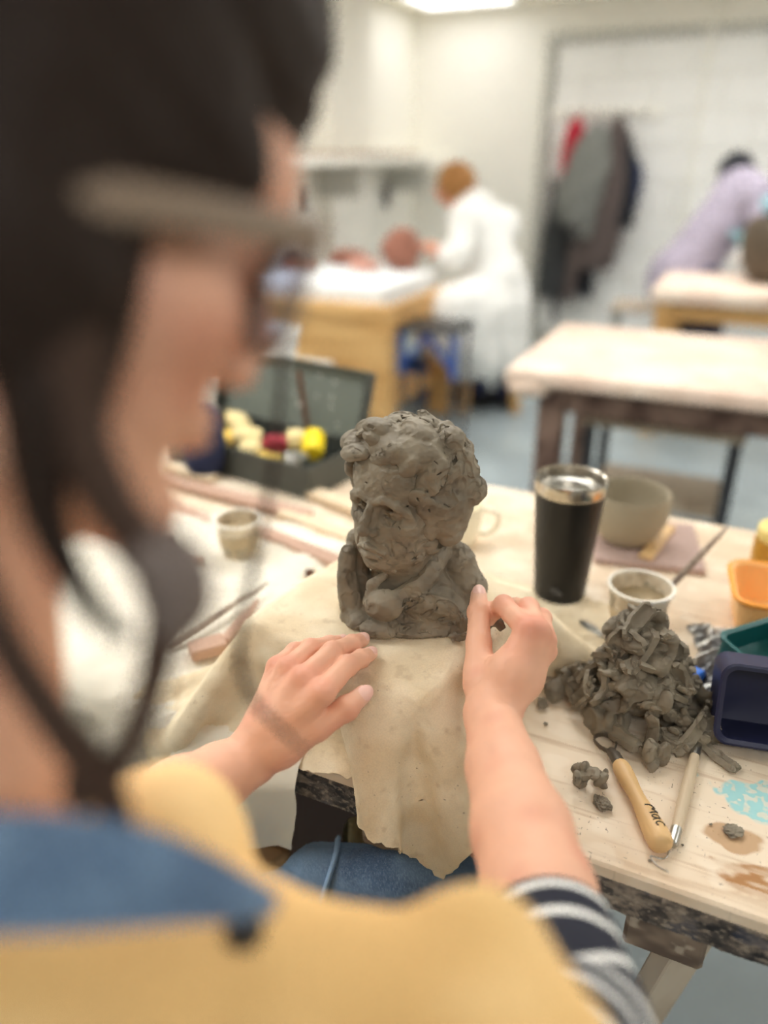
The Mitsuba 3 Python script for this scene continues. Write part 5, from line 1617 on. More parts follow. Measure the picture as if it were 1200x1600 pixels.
locks = [([(190, 260, 0.262), (175, 340, 0.262), (165, 430, 0.264), (150, 530, 0.264), (135, 640, 0.265), (150, 740, 0.268)], [0.012, 0.014, 0.013, 0.011, 0.008, 0.004], 'm_hair_dark'),
         ([(60, 330, 0.245), (85, 480, 0.250), (110, 640, 0.255), (165, 770, 0.262), (235, 870, 0.27), (272, 930, 0.275)], [0.016, 0.016, 0.011, 0.009, 0.008, 0.007], 'm_hair_lock'),
         ([(200, 840, 0.27), (258, 880, 0.272), (276, 935, 0.276), (262, 985, 0.278), (236, 1040, 0.28)], [0.009, 0.013, 0.0135, 0.009, 0.005], 'm_hair_grey'),
         ([(262, 960, 0.275), (240, 1060, 0.276), (205, 1160, 0.278), (160, 1220, 0.280), (120, 1235, 0.282)], [0.007, 0.006, 0.0055, 0.0065, 0.009], 'm_hair_lock'),
         ([(-60, 860, 0.26), (10, 1010, 0.265), (90, 1130, 0.272), (150, 1210, 0.28), (190, 1300, 0.285), (185, 1370, 0.285)], [0.006, 0.0065, 0.007, 0.0075, 0.005, 0.003], 'm_hair_lock'),
         ([(40, 480, 0.250), (60, 640, 0.252), (70, 800, 0.258), (130, 930, 0.264), (200, 1000, 0.27)], [0.016, 0.013, 0.008, 0.005, 0.003], 'm_hair_dark'),
         ([(442, 560, 0.40), (428, 720, 0.37), (402, 860, 0.36), (374, 1000, 0.36), (388, 1080, 0.37), (430, 1130, 0.375), (475, 1172, 0.38)], [0.0017, 0.0019, 0.002, 0.002, 0.0019, 0.0016, 0.001], 'm_hair_dark')]
for pts, rr, mm_ in locks:
    part(hk, 'lock' if max(rr) > 0.003 else 'loose_strand', tube([D(*p) for p in pts], rr, 14, 60), mm_, True, label='greyish curl at the jaw' if mm_ == 'm_hair_grey' else None)

# glasses
gk = part(me, 'glasses', tube([hd(-0.014, 0.099, 0.020), hd(0, 0.108, 0.026), hd(0.014, 0.099, 0.020)], 0.0024, 10, 12), 'm_frame', True, label='brown-grey glasses with tinted lenses')
for sg in (-1, 1):
    part(gk, 'temple', tube([hd(sg * 0.084, -0.012, -0.004), hd(sg * 0.084, 0.025, 0.010), hd(sg * 0.072, 0.090, 0.028)], 0.0036, 10, 20, flat=(0.8, 1.9)), 'm_frame', True)
for sg in (-1, 1):
    ring = []
    for k in range(32):
        a = 2 * math.pi * k / 32
        x_, y_ = 0.027 * np.sign(math.cos(a)) * abs(math.cos(a)) ** 0.8, 0.022 * np.sign(math.sin(a)) * abs(math.sin(a)) ** 0.8
        ring.append(hd(sg * 0.042 + x_, 0.099 - 0.009 * ((sg * 0.042 + x_) / 0.069) ** 2, 0.006 + y_ * 1.12))
    part(gk, 'rim', tube(np.array(ring), 0.0026, 8, closed=True), 'm_frame', True)
    cen = np.mean(ring, 0)
    V = np.vstack([ring, [cen]])
    m = trimesh.Trimesh(V, [[k, (k + 1) % 32, 32] for k in range(32)], process=False)
    part(gk, 'lens', m, 'm_lens', False)

# mustard top
S = Sculpt((-0.50, -0.12, 0.50), (0.17, 0.48, 1.14), 0.005)
SR, SL = np.array([0.035, 0.182, 1.005]), np.array([-0.40, 0.300, 1.010])
S.chain([SR, (SR + NECK) / 2 - [0, 0, 0.040], NECK - [0, 0, 0.050], (SL + NECK) / 2 - [0, 0, 0.020], SL], [0.060, 0.055, 0.062, 0.060, 0.060], 0.02)
S.ell((-0.180, 0.200, 0.850), (0.185, 0.125, 0.160), 0.04, rz(-16))
S.ell((-0.140, 0.130, 0.690), (0.180, 0.130, 0.200), 0.05, rz(-16))
S.cone(SR, (0.050, 0.188, 0.955), 0.058, 0.050, 0.02)
S.cone(SL, (-0.335, 0.395, 0.910), 0.058, 0.052, 0.03)
S.ell(D(262, 1330, 0.40), (0.040, 0.038, 0.048), 0.03)
S.ell(D(760, 1462, 0.335), (0.026, 0.024, 0.022), 0.02)
mm_ = biggest(S.mesh(2))
rough(mm_, 0.006, 0.07, 15, 3)
kb = part(me, 'top', mm_, 'm_mustard', True, label='mustard yellow loose top')
rel = mm_.vertices - [0, 0, EYE]
zc_ = rel[:, 1] * math.cos(PITCH) - rel[:, 2] * math.sin(PITCH)
yc_ = -(rel[:, 1] * math.sin(PITCH) + rel[:, 2] * math.cos(PITCH))
near = np.hypot(600 + FOCAL * rel[:, 0] / zc_ - 392, 800 + FOCAL * yc_ / zc_ - 1450) < 22
bp = mm_.vertices[near][np.argmin(np.where(zc_[near] > 0.1, zc_[near], 9))]
bt = trimesh.creation.icosphere(3, 1.0)
bt.vertices = bt.vertices * [0.0085, 0.0085, 0.004] + bp
part(kb, 'button', bt, 'm_ink', True, label='dark brown button')
# striped sleeve
SP = [SR + [-0.02, -0.005, -0.03], SR + [0.03, 0.022, -0.075], D(893, 1620, 0.448), D(872, 1530, 0.482), D(853, 1452, 0.519)]
sr = [0.049, 0.0475, 0.0465, 0.0455, 0.0445]
nS, kS = 44, 90
m = tube(np.array([np.asarray(p) for p in SP]), sr, nS, kS, caps=False)
uv = np.zeros((len(m.vertices), 2))
Pc = catmull(np.array([np.asarray(p) for p in SP]), kS)
arc = np.concatenate([[0], np.cumsum(np.linalg.norm(np.diff(Pc, axis=0), axis=1))])
uv[:, 0] = np.repeat((arc[-1] - arc) / 0.0225, nS)[:len(uv)] + 0.0
uv[:, 1] = np.tile(np.arange(nS) / nS, kS)
m.vertices += m.vertex_normals * ((meshkit.fbm(m.vertices / 0.03, 3, 2)[:, None] - 0.4) * 0.004)
part(me, 'sleeve', m, 'm_stripes', True, uv=uv, label='navy sleeve with thin white stripes')

# the other sleeve, down to the left elbow
le = D(150, 1335, 0.60)
SP2 = [SL + [0.01, 0.0, -0.01], (SL + le) / 2 + [-0.02, 0.02, -0.03], le + [-0.015, -0.03, 0.0], le, le + (D(285, 1252, 0.665) - le) * 0.35]
m = tube(np.array([np.asarray(p) for p in SP2]), [0.052, 0.052, 0.054, 0.053, 0.047], nS, kS, caps=False)
Pc = catmull(np.array([np.asarray(p) for p in SP2]), kS)
arc = np.concatenate([[0], np.cumsum(np.linalg.norm(np.diff(Pc, axis=0), axis=1))])
uv = np.zeros((len(m.vertices), 2))
uv[:, 0] = np.repeat((arc[-1] - arc) / 0.0225, nS)[:len(uv)]
part(me, 'sleeve', m, 'm_stripes', True, uv=uv, label='navy sleeve with thin white stripes')

# denim collar lying round the neck
cl = [(-140, 1356, 0.250), (-40, 1358, 0.255), (80, 1360, 0.262), (190, 1364, 0.272), (290, 1378, 0.286), (370, 1398, 0.300), (428, 1412, 0.312)]
cw = [0.018, 0.018, 0.018, 0.0165, 0.0125, 0.0075, 0.002]
cc_ = catmull(np.array([np.append(D(*p), w) for p, w in zip(cl, cw)]), 60)
upv = np.array([0.10, 0.62, 0.78])
q = np.linspace(-1, 1, 12)
P = cc_[:, None, :3] + q[None, :, None] * cc_[:, None, 3:4] * upv + (1 - q[None, :, None] ** 2) * 0.004 * np.array([0, -0.75, 0.6])
part(me, 'collar', thick_sheet(P, 0.005), 'm_denim', True, label='blue denim collar')
part(me, 'collar_seam', tube(cc_[:, :3] - upv * cc_[:, 3:4], 0.0022, 8), 'm_denim_light', True)

# jeans: the raised knee under the table edge
S = Sculpt((-0.22, 0.0, 0.40), (0.40, 0.80, 0.70), 0.0045)
k0, k1, k2 = Z(500, 1378, 0.592), Z(640, 1392, 0.596), Z(770, 1410, 0.588)
S.chain([k0, k1, k2, k2 + [0.02, -0.05, -0.06], np.array([0.05, 0.30, 0.50]), np.array([0.02, 0.12, 0.53])], [0.043, 0.047, 0.050, 0.055, 0.070, 0.085], 0.02)
S.chain([Z(425, 1430, 0.56), np.array([-0.17, 0.40, 0.53]), np.array([-0.20, 0.14, 0.54])], [0.045, 0.07, 0.085], 0.02)
jm = biggest(S.mesh(2))
rough(jm, 0.003, 0.03, 4, 3)
part(me, 'jeans', jm, 'm_denim', True, label='blue jeans')
ax = (k1 - k0) / np.linalg.norm(k1 - k0)
e_1 = np.cross(ax, [0, 0, 1.0])
e_1 /= np.linalg.norm(e_1)
e_2 = np.cross(e_1, ax)
ring = [k0 + ax * (0.016 - 0.005 * math.cos(a * 2)) + (e_1 * math.cos(a) + e_2 * math.sin(a)) * 0.0452 for a in np.linspace(0, 2 * math.pi, 60, endpoint=False)]
part(me, 'cuff', tube(np.array(ring), 0.0042, 10, closed=True, flat=(1.6, 0.7)), 'm_denim_light', True, label='stitched denim hem')
solo_ = tube([k0 + [0.035, 0.050, 0.004], k0 + [0.075, 0.065, -0.01]], 0.030, 16)
part(me, 'sock', solo_, 'm_olive', True, label='olive sock')
# what she sits on
t = thing('work_stool', 'stool under the woman in the mustard top', 'stool')
part(t, 'seat', lathe([(0, 0), (0.17, 0), (0.175, 0.01), (0.175, 0.03), (0.16, 0.04), (0, 0.04)], 40, (-0.10, 0.06, 0.42)), 'm_brown_wood', 40)
for sx in (-1, 1):
    for sy in (-1, 1):
        part(t, 'leg', bar((-0.10 + sx * 0.10, 0.06 + sy * 0.10, 0.425), (-0.10 + sx * 0.16, 0.06 + sy * 0.16, 0.0), 0.035, 0.035, 0.004), 'm_brown_wood')

# ------------------------------------------------------------------ the back of the room
mat('m_coat_white', (232, 232, 230), 0.9)
mat('m_ginger', (150, 104, 56), 0.7)
mat('m_skin_far', (214, 156, 132), 0.6)
mat('m_skin_brown', (128, 84, 62), 0.6)
mat('m_navy_cloth', (38, 46, 76), 0.9)
mat('m_red_cloth', (176, 34, 56), 0.9)
mat('m_grey_cloth', (118, 120, 116), 0.9)
mat('m_brown_cloth', (88, 78, 76), 0.9)
mat('m_black_cloth', (34, 36, 42), 0.9)
mat('m_char_cloth', (58, 60, 62), 0.9)
mat('m_pot', (92, 80, 66), 0.6)
mat('m_teal_pale', (150, 196, 204), 0.4)


def tx_check(p, n, uv):
    x, y = room_xy(p)
    a = 1 - sstep(0.10, 0.22, dr.abs((x + y * 0.3) * 26 - dr.floor((x + y * 0.3) * 26) - 0.5))
    b = 1 - sstep(0.10, 0.22, dr.abs(p.z * 26 - dr.floor(p.z * 26) - 0.5))
    return mix(C_(180, 172, 188), C_(118, 110, 134), (a + b) * 0.42)


mat('m_check', mikit.proc(tx_check), 0.9)


def loft(sections, n=40, folds=7, amp=0.10, seed=0):
    """a hanging garment: (centre, half width along the wall, half depth) from top to bottom, with folds that deepen downwards"""
    S_ = np.array([np.concatenate([c, [a, b]]) for c, a, b in sections])
    S_ = catmull(S_, 46)
    a = np.arange(n) * 2 * np.pi / n
    ph = np.random.default_rng(seed).uniform(0, 6.28, 3)
    rows = []
    for i, s in enumerate(S_):
        f = i / (len(S_) - 1)
        k = 1 + amp * (0.25 + f) * (np.sin(folds * a + ph[0] + 1.2 * f) + 0.5 * np.sin((folds * 2 - 1) * a + ph[1] - 2 * f))
        k = k * (1 + 0.05 * np.sin(f * 23 + 3 * a + ph[2]))
        rows.append(np.stack([s[0] + s[3] * k * np.cos(a), s[1] + s[4] * k * np.sin(a), np.full(n, s[2])], 1))
    G = np.array(rows)
    m = grid_mesh(np.concatenate([G, G[:, :1]], 1))
    return m


CW = 5.84


def coat(parts, label, mm_, seed, dz=0.0):
    """parts: list of garments' sections as (pixel x, pixel y, half width px, half depth m)"""
    t = thing('coat', label, 'coat')
    for i, secs in enumerate(parts):
        S_ = []
        for px, py, hw, hdp in secs:
            c = rm(px, py, wall=CW - dz)
            e = rm(px + hw, py, wall=CW - dz)
            S_.append((c, max(e[0] - c[0], 0.01), hdp))
        part(t, 'body' if i == 0 else 'sleeve', loft(S_, seed=seed + i), mm_, True, True)
    c = rm(parts[0][0][0], parts[0][0][1], wall=CW - dz)
    part(t, 'loop', tube([c + [0, 0.0, -0.01], c + [0, 0.02, 0.02], [c[0], YA - 0.03, c[2] + 0.03]], 0.005, 6), mm_, room=True)
    return t


coat([[(902, 184, 5, 0.02), (900, 200, 13, 0.05), (896, 235, 16, 0.06), (890, 300, 14, 0.05)]], 'bright red coat at the left of the row of coats on the wall', 'm_red_cloth', 1, 0.02)
coat([[(862, 282, 4, 0.02), (872, 310, 12, 0.05), (870, 380, 22, 0.07), (862, 465, 22, 0.07)], [(868, 460, 5, 0.02), (866, 500, 4, 0.02)]], 'long charcoal coat hanging lowest at the left of the coats', 'm_char_cloth', 5, 0.0)
coat([[(936, 192, 6, 0.03), (930, 215, 24, 0.08), (915, 270, 34, 0.11), (900, 320, 32, 0.12), (900, 350, 22, 0.10)], [(925, 330, 8, 0.04), (918, 352, 9, 0.05), (914, 372, 7, 0.04)]], 'grey puffy jacket in front of the other coats on the wall', 'm_grey_cloth', 9, 0.16)
coat([[(966, 184, 6, 0.03), (962, 215, 18, 0.07), (948, 300, 30, 0.08), (930, 390, 32, 0.08), (922, 420, 26, 0.07)], [(900, 380, 9, 0.05), (892, 440, 9, 0.05), (886, 470, 7, 0.05)]], 'dark brownish grey coat hanging behind the grey jacket', 'm_brown_cloth', 13, 0.06)
coat([[(972, 190, 5, 0.02), (974, 230, 16, 0.06), (972, 300, 22, 0.07), (964, 355, 20, 0.06)]], 'black jacket at the right of the coats', 'm_black_cloth', 17, 0.03)
coat([[(990, 245, 5, 0.02), (993, 262, 10, 0.05), (988, 290, 14, 0.06), (980, 330, 12, 0.05)]], 'navy blue hood and jacket at the far right of the coats', 'm_navy_cloth', 21, 0.0)
coat([[(912, 385, 6, 0.03), (914, 410, 11, 0.05), (913, 462, 12, 0.05)]], 'black garment end hanging below the brownish coat', 'm_black_cloth', 25, 0.0)
hr_ = thing('coat_rail', 'narrow white rail with hooks behind the coats', 'coat rail')
part(hr_, 'board', rbox((0.75, 0.02, 0.07), (-1.12, YA - 0.03, 1.60), 0.004), 'm_wall', room=True)
for i in range(6):
    x = -1.36 + i * 0.10
    part(hr_, 'hook', tube([(x, YA - 0.04, 1.60), (x, YA - 0.09, 1.585), (x, YA - 0.10, 1.62)], 0.006, 8), 'm_dark_metal', room=True)


def figure(P, h=0.012, k=0.05):
    """P: list of (a, b, ra, rb) bones"""
    pts = np.array([p for b in P for p in b[:2]])
    S = Sculpt(pts.min(0) - 0.25, pts.max(0) + 0.25, h)
    for a, b, ra, rb in P:
        S.cone(a, b, ra, rb, k)
    return biggest(S.mesh(2))


# the woman in white, seated at the plaster bench
t = thing('person', 'ginger-haired person in a long white coat sitting at the plaster bench, back turned', 'person')
wd = 4.25
hc, nk, sr_, sl_, pel = D(710, 292, wd), D(740, 335, wd), D(785, 352, wd + 0.06), D(722, 348, wd - 0.16), D(768, 478, wd + 0.05)
kn = D(714, 490, wd - 0.28)
el, ha = D(716, 402, wd - 0.25), D(676, 388, wd - 0.25)
er, ha2 = D(770, 420, wd + 0.05), D(700, 402, wd - 0.05)
co = figure([(nk, pel + [0, 0, 0.12], 0.13, 0.17), (sr_, sl_, 0.075, 0.075), (nk, sr_, 0.07, 0.075), (pel + [0, 0, 0.1], pel, 0.18, 0.20), (pel, kn, 0.18, 0.15), (pel, pel - [0, 0, 0.20], 0.20, 0.22), ((pel + kn) / 2 - [0, 0, 0.05], (pel + kn) / 2 - [0, 0, 0.20], 0.18, 0.18),
             (kn, kn - [0, 0, 0.12], 0.15, 0.15), (sl_, el, 0.075, 0.062), (el, (el + ha) / 2, 0.062, 0.055), (sr_, er, 0.080, 0.066), (er, (er + ha2) / 2, 0.064, 0.055)])
rough(co, 0.022, 0.14, 3, 3)
co.vertices += co.vertex_normals * (0.010 * np.sin(np.arctan2(co.vertices[:, 1] - pel[1], co.vertices[:, 0] - pel[0]) * 11 + co.vertices[:, 2] * 6) * np.clip((pel[2] + 0.35 - co.vertices[:, 2]) / 0.5, 0, 1))[:, None]
part(t, 'coat', co, 'm_coat_white', True, label='long white coat')
S = Sculpt(hc - 0.6, hc + 0.4, 0.009)
S.ell(hc, (0.082, 0.10, 0.11), 0, rz(35))
S.ell(hc + [-0.06, 0.05, -0.035], (0.035, 0.03, 0.05), 0.03)
S.ell(hc + [-0.095, 0.078, -0.02], (0.014, 0.014, 0.018), 0.01)
S.cone(hc - [0, 0, 0.05], nk, 0.055, 0.065, 0.03)
bdy = biggest(S.mesh(2))
hs = []
for a, b in (((el + ha) / 2, ha), ((er + ha2) / 2, ha2)):
    v_ = (b - a) / np.linalg.norm(b - a)
    sd_ = np.cross(v_, [0, 0, 1.0])
    S = Sculpt(np.minimum(a, b) - 0.2, np.maximum(a, b) + 0.2, 0.006)
    S.cone(a, b, 0.038, 0.030, 0.01)
    S.ell(b + v_ * 0.03, (0.036, 0.036, 0.024), 0.015)
    for j in range(4):
        q0 = b + v_ * 0.05 + sd_ * (j - 1.5) * 0.019
        S.chain([q0, q0 + v_ * 0.035 - [0, 0, 0.006], q0 + v_ * 0.06 - [0, 0, 0.025]], [0.0095, 0.009, 0.008], 0.003)
    S.cone(b + v_ * 0.02 + sd_ * 0.03, b + v_ * 0.06 + sd_ * 0.055, 0.011, 0.009, 0.004)
    hs.append(biggest(S.mesh(1)))
part(t, 'body', cat_(bdy, *hs), 'm_skin_far', True, label='head, neck and hands')
S = Sculpt(hc - 0.3, hc + 0.3, 0.009)
S.ell(hc + [0.012, -0.012, 0.022], (0.098, 0.112, 0.112), 0, rz(35))
S.ell(hc + [-0.10, 0.09, -0.06], (0.075, 0.07, 0.09), 0.02, sub=True)
hm = biggest(S.mesh(2))
rough(hm, 0.022, 0.05, 9, 3)
part(t, 'hair', hm, 'm_ginger', True, label='short ginger-brown hair')
lg = D(776, 548, wd + 0.12)
part(t, 'trousers', figure([(lg + [dx, 0, 0.05], [lg[0] + dx, lg[1] + 0.02, 0.10], 0.075, 0.055) for dx in (-0.09, 0.06)], 0.012, 0.02), 'm_navy_cloth', True)
for dx in (-0.09, 0.06):
    part(t, 'shoe', rbox((0.09, 0.24, 0.09), (lg[0] + dx - 0.03, lg[1] + 0.03, 0.046), 0.03, rz(55)), 'm_black', 40)
st = thing('work_stool', 'wooden stool under the person in the white coat', 'stool')
part(st, 'seat', rbox((0.34, 0.34, 0.04), (pel[0], pel[1], pel[2] - 0.20), 0.01, rz(-25)), 'm_yellow_wood')
for sx in (-1, 1):
    for sy in (-1, 1):
        part(st, 'leg', bar((pel[0] + sx * 0.12, pel[1] + sy * 0.12, pel[2] - 0.21), (pel[0] + sx * 0.15, pel[1] + sy * 0.15, 0), 0.04, 0.04), 'm_yellow_wood')

# the clay she works on, and lumps along the bench
def blob(name, px, py, depth, r, mm_, label, cat, seed=1):
    m = rough(trimesh.creation.icosphere(3, 1.0), 0.3, 0.7, seed)
    m.vertices = m.vertices * r + D(px, py, depth)
    return solo(name, m, mm_, label, cat, True)


def on_bench(name, x, y, r, mm_, label, cat, seed=1, z=0.795):
    m = rough(trimesh.creation.icosphere(3, 1.0), 0.3, 0.7, seed)
    m.vertices = m.vertices * r
    m.vertices += [x, y, z - m.vertices[:, 2].min() - 0.004]
    return solo(name, m, mm_, label, cat, True, True)


mat('m_terracotta', (150, 100, 84), 0.8)
mat('m_terra_pale', (198, 150, 136), 0.8)
on_bench('clay_portrait', -1.70, 3.86, (0.10, 0.09, 0.11), 'm_terracotta', 'reddish clay head the person in white is modelling', 'sculpture', 3)
on_bench('clay_lump', -1.86, 3.74, (0.09, 0.05, 0.035), 'm_terra_pale', 'pinkish clay lump in front of the reddish head on the bench', 'clay lump', 4)
on_bench('clay_lump', -2.05, 3.92, (0.12, 0.05, 0.045), 'm_terracotta', 'reddish clay roll at the back of the plaster bench', 'clay lump', 5)
on_bench('clay_lump', -2.22, 3.66, (0.10, 0.05, 0.03), 'm_terracotta', 'flat reddish clay slab at the middle of the plaster bench', 'clay lump', 6)
on_bench('tool_roll', -2.32, 3.80, (0.07, 0.06, 0.05), 'm_navy_cloth', 'dark blue cloth bundle at the left of the plaster bench', 'bundle', 7)
# wall shelf and what hangs under it
t = thing('wall_shelf', 'long white shelf with brown planks on it along the left wall', 'shelf')
part(t, 'board', rbox((0.36, 2.3, 0.05), (XL + 0.18, 4.45, 1.315), 0.004), 'm_wall', room=True)
part(t, 'lower_board', rbox((0.30, 0.5, 0.03), (XL + 0.15, 5.72, 1.27), 0.004), 'm_wall', room=True)
for y in (3.5, 4.5, 5.5):
    part(t, 'bracket', rbox((0.30, 0.03, 0.18), (XL + 0.15, y, 1.20), 0.004), 'm_trim', room=True)
for i, (y0, y1, w_) in enumerate(((3.35, 4.5, 0.10), (4.2, 5.45, 0.12), (3.6, 4.9, 0.08))):
    solo('plank', rbox((w_, y1 - y0, 0.025), (XL + 0.09 + 0.11 * i, (y0 + y1) / 2, 1.3535), 0.003), 'm_boards', ('longest', 'widest', 'narrowest')[i] + ' pale brown plank lying on the wall shelf', 'plank', False, True)
for i, (y, z0, z1, mm_, lb) in enumerate(((4.25, 1.02, 1.16, 'm_dark_metal', 'leftmost dark tool hanging under the wall shelf'), (5.05, 0.98, 1.08, 'm_grey_cloth', 'grey brush hanging under the wall shelf'), (5.45, 1.00, 1.14, 'm_dark_metal', 'dark tool hanging nearest the room corner'))):
    k = thing('hanging_tool', lb, 'tool')
    part(k, 'handle', rbox((0.03, 0.05, z1 - z0), (XL + 0.03, y, (z0 + z1) / 2), 0.006), mm_, room=True)
    part(k, 'hook', tube([(XL, y, z1 + 0.03), (XL + 0.03, y, z1 + 0.03), (XL + 0.03, y, z1)], 0.005, 8), 'm_steel', room=True)

# blue-framed stool at the end of the bench, box and crate
t = thing('blue_stool', 'stool with dark flat seat and bright blue frame beside the plaster bench', 'stool')
sc_ = rm(672, 508, z=0.62) + [0.03, 0, 0]
part(t, 'seat', rbox((0.30, 0.26, 0.025), (sc_[0], sc_[1], 0.62), 0.008), 'm_black', room=True)
for sx in (-1, 1):
    part(t, 'bracket', bar((sc_[0] + sx * 0.13, sc_[1] - 0.10, 0.608), (sc_[0] + sx * 0.13, sc_[1] - 0.10, 0.40), 0.030, 0.030), 'm_blue_paint', room=True, label='bright blue bracket')
    part(t, 'brace', bar((sc_[0] + sx * 0.13, sc_[1] - 0.10, 0.44), (sc_[0] + sx * -0.01, sc_[1] - 0.10, 0.605), 0.022, 0.022), 'm_blue_paint', room=True, label='bright blue brace')
    for sy in (-1, 1):
        part(t, 'leg', bar((sc_[0] + sx * 0.125, sc_[1] + sy * 0.10 + 0.01, 0.608), (sc_[0] + sx * 0.115, sc_[1] + sy * 0.10 + 0.01, 0.0), 0.016, 0.016), 'm_dark_metal', room=True)
t = thing('floor_box', 'brown cardboard box on the floor under the person in white', 'box')
fb_ = rm(700, 616, z=0.0)
part(t, 'body', rbox((0.34, 0.26, 0.28), (fb_[0], fb_[1] + 0.13, 0.141), 0.004), 'm_cardboard', room=True)
for sx in (-1, 1):
    part(t, 'flap', rbox((0.12, 0.26, 0.004), (fb_[0] + sx * 0.20, fb_[1] + 0.13, 0.30), 0.001, eul('y', sx * -30)), 'm_cardboard', room=True)
m = tub_mesh(0.20, 0.20, 0.22, 0.02, 0.006, 1.1)
cr = rm(655, 622, z=0.0)
m.apply_translation((cr[0] - 0.02, cr[1] + 0.06, 0.001))
solo('blue_crate', m, 'm_blue_paint', 'small blue plastic crate on the floor left of the cardboard box', 'crate', 35, True)

# white tub on a stand in front of the bench
tb = rm(421, 574, z=0.62)
t = thing('tub_stand', 'grey stand under the white tub behind the toolbox', 'stand')
part(t, 'top', rbox((0.36, 0.36, 0.03), (tb[0], tb[1], 0.605), 0.005), 'm_trim', room=True)
for sx in (-1, 1):
    for sy in (-1, 1):
        part(t, 'leg', rbox((0.03, 0.03, 0.59), (tb[0] + sx * 0.15, tb[1] + sy * 0.15, 0.295), 0.003), 'm_trim', room=True)
solo('white_tub', lathe([(0, 0), (0.085, 0), (0.092, 0.006), (0.112, 0.13), (0.117, 0.132), (0.117, 0.145), (0.108, 0.145), (0.106, 0.13), (0.088, 0.01), (0, 0.008)], 48, (tb[0], tb[1], 0.621)), 'm_white_gloss',
     'round white plastic tub standing behind the toolbox', 'tub', 40, True)
m = rough(trimesh.creation.icosphere(4, 1.0), 0.22, 0.6, 4)
m.vertices = np.sign(m.vertices) * np.abs(m.vertices) ** 0.7 * [0.042, 0.032, 0.075] + at(318, 690, z=TZ + 0.075)
solo('navy_bag', m, 'm_navy_cloth', 'small dark navy bag standing at the left of the raised toolbox lid', 'bag', True)

# the man in the checked shirt bending over the far table
t = thing('person', 'person in a lilac checked shirt bending over a big brown pot on the far table', 'person')
md = 4.45
hp_, sh1, sh2 = D(1062, 432, md), D(1140, 300, md + 0.05), D(1180, 312, md - 0.22)
hd_ = D(1152, 272, md - 0.02)
el1, ha1 = D(1192, 372, md - 0.30), D(1196, 410, md - 0.35)
el2, ha2_ = D(1215, 350, md + 0.10), D(1225, 400, md)
sh_m = figure([(hp_, (sh1 + sh2) / 2, 0.155, 0.15), (sh1, sh2, 0.09, 0.09), (sh2, el1, 0.075, 0.06), (sh1, el2, 0.075, 0.06), (hp_, hp_ - [0.02, 0, 0.06], 0.16, 0.15)])
rough(sh_m, 0.025, 0.15, 5, 3)
part(t, 'shirt', sh_m, 'm_check', True, label='lilac checked shirt')
part(t, 'trousers', figure([(hp_ - [0, 0, 0.04], [hp_[0] + 0.02, hp_[1] + 0.05, 0.42], 0.145, 0.09), ([hp_[0] + 0.02, hp_[1] + 0.05, 0.42], [hp_[0] - 0.02, hp_[1] + 0.02, 0.08], 0.09, 0.06),
                            (hp_ + [0.10, -0.1, -0.04], [hp_[0] + 0.18, hp_[1] - 0.06, 0.42], 0.12, 0.09), ([hp_[0] + 0.18, hp_[1] - 0.06, 0.42], [hp_[0] + 0.14, hp_[1] - 0.08, 0.08], 0.09, 0.06)], 0.014, 0.03), 'm_navy_cloth', True, label='dark navy trousers')
for dx, dy in ((-0.02, 0.02), (0.14, -0.08)):
    part(t, 'shoe', rbox((0.10, 0.27, 0.09), (hp_[0] + dx + 0.04, hp_[1] + dy, 0.046), 0.03, rz(-60)), 'm_black', 40)
S = Sculpt(hd_ - 0.5, hd_ + 0.4, 0.009)
S.ell(hd_, (0.085, 0.10, 0.10), 0, rz(-40))
S.ell(hd_ + [0.08, 0.02, -0.06], (0.03, 0.03, 0.045), 0.03)
S.ell(hd_ + [0.10, 0.03, -0.04], (0.014, 0.014, 0.018), 0.01)
S.cone(hd_, (sh1 + sh2) / 2, 0.06, 0.07, 0.03)
bdy = biggest(S.mesh(2))
hs = []
for a, b in ((el1, ha1), (el2, ha2_)):
    v_ = (b - a) / np.linalg.norm(b - a)
    sd_ = np.cross(v_, [0, 1.0, 0])
    S = Sculpt(np.minimum(a, b) - 0.2, np.maximum(a, b) + 0.2, 0.006)
    S.cone(a, b, 0.045, 0.032, 0.01)
    S.ell(b + v_ * 0.03, (0.036, 0.024, 0.036), 0.015)
    for j in range(4):
        q0 = b + v_ * 0.05 + sd_ * (j - 1.5) * 0.019
        S.chain([q0, q0 + v_ * 0.035, q0 + v_ * 0.055 + [0.015, 0, 0]], [0.0095, 0.009, 0.008], 0.003)
    S.cone(b + v_ * 0.02 + sd_ * 0.03, b + v_ * 0.05 + sd_ * 0.055, 0.011, 0.009, 0.004)
    hs.append(biggest(S.mesh(1)))
part(t, 'body', cat_(bdy, *hs), 'm_skin_brown', True, label='head, neck, forearms and hands')
S = Sculpt(hd_ - 0.3, hd_ + 0.3, 0.009)
S.ell(hd_ + [-0.012, 0, 0.02], (0.095, 0.108, 0.10), 0, rz(-40))
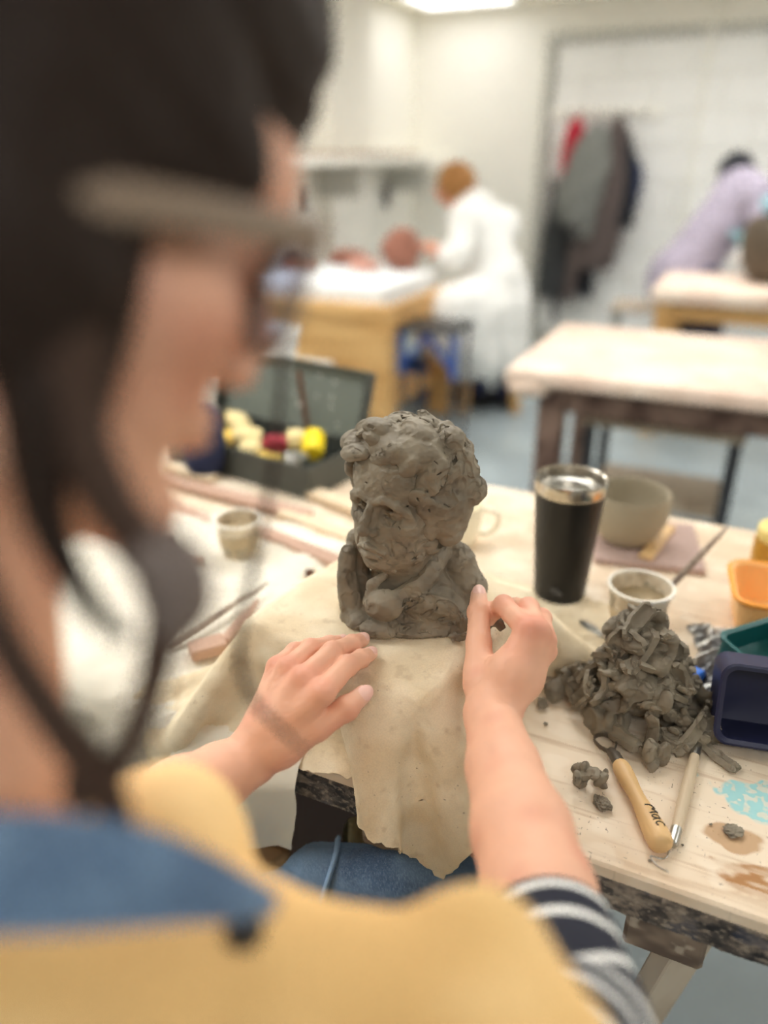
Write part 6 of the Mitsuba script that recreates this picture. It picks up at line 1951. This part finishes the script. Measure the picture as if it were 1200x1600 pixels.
S.ell(hd_ + [0.10, 0.03, -0.07], (0.08, 0.08, 0.08), 0.02, sub=True)
part(t, 'hair', rough(biggest(S.mesh(2)), 0.012, 0.04, 2, 3), 'm_black_cloth', True, label='short dark hair')
pc = rm(1196, 440, z=0.75)
solo('big_pot', lathe([(0, 0), (0.13, 0), (0.15, 0.01), (0.20, 0.10), (0.215, 0.20), (0.20, 0.28), (0.175, 0.31), (0.165, 0.30), (0.19, 0.20), (0.17, 0.08), (0, 0.03)], 56, (pc[0] + 0.06, pc[1] + 0.02, 0.7505)), 'm_pot',
     'large round dark brown pot on the far table at the right edge', 'pot', 40, True)
pc = rm(1152, 424, z=0.75)
t = thing('spray_bottle', 'white and pale teal spray bottle on the far table beside the brown pot', 'bottle')
part(t, 'body', lathe([(0, 0), (0.045, 0), (0.05, 0.01), (0.05, 0.09), (0.02, 0.13), (0, 0.13)], 32, (pc[0], pc[1], 0.7505)), 'm_white_gloss', 40, True)
part(t, 'head', cat_(lathe([(0, 0.128), (0.022, 0.128), (0.03, 0.16), (0.024, 0.21), (0, 0.212)], 24, (pc[0], pc[1], 0.75)), rbox((0.09, 0.03, 0.03), (pc[0] - 0.03, pc[1], 0.945), 0.006)), 'm_teal_pale', 40, True)
m = rough(trimesh.creation.icosphere(3, 1.0), 0.25, 0.6, 6)
pq = rm(1180, 345, depth=md - 0.35)
m.vertices = m.vertices * [0.07, 0.06, 0.055] + [pc[0] + 0.12, pc[1] - 0.02, 1.10]
solo('blue_sponge', m, 'm_teal_pale', 'pale blue sponge at the rim of the big brown pot', 'sponge', True, True)
# small pale stool by the back wall
t = thing('low_stool', 'small pale stool against the back wall under the coats', 'stool')
lq = rm(1000, 486, depth=4.9)
part(t, 'seat', rbox((0.34, 0.30, 0.03), (lq[0], lq[1], 0.47), 0.006), 'm_boards', room=True)
for sx in (-1, 1):
    for sy in (-1, 1):
        part(t, 'leg', rbox((0.03, 0.03, 0.455), (lq[0] + sx * 0.14, lq[1] + sy * 0.12, 0.2275), 0.004), 'm_trim', room=True)
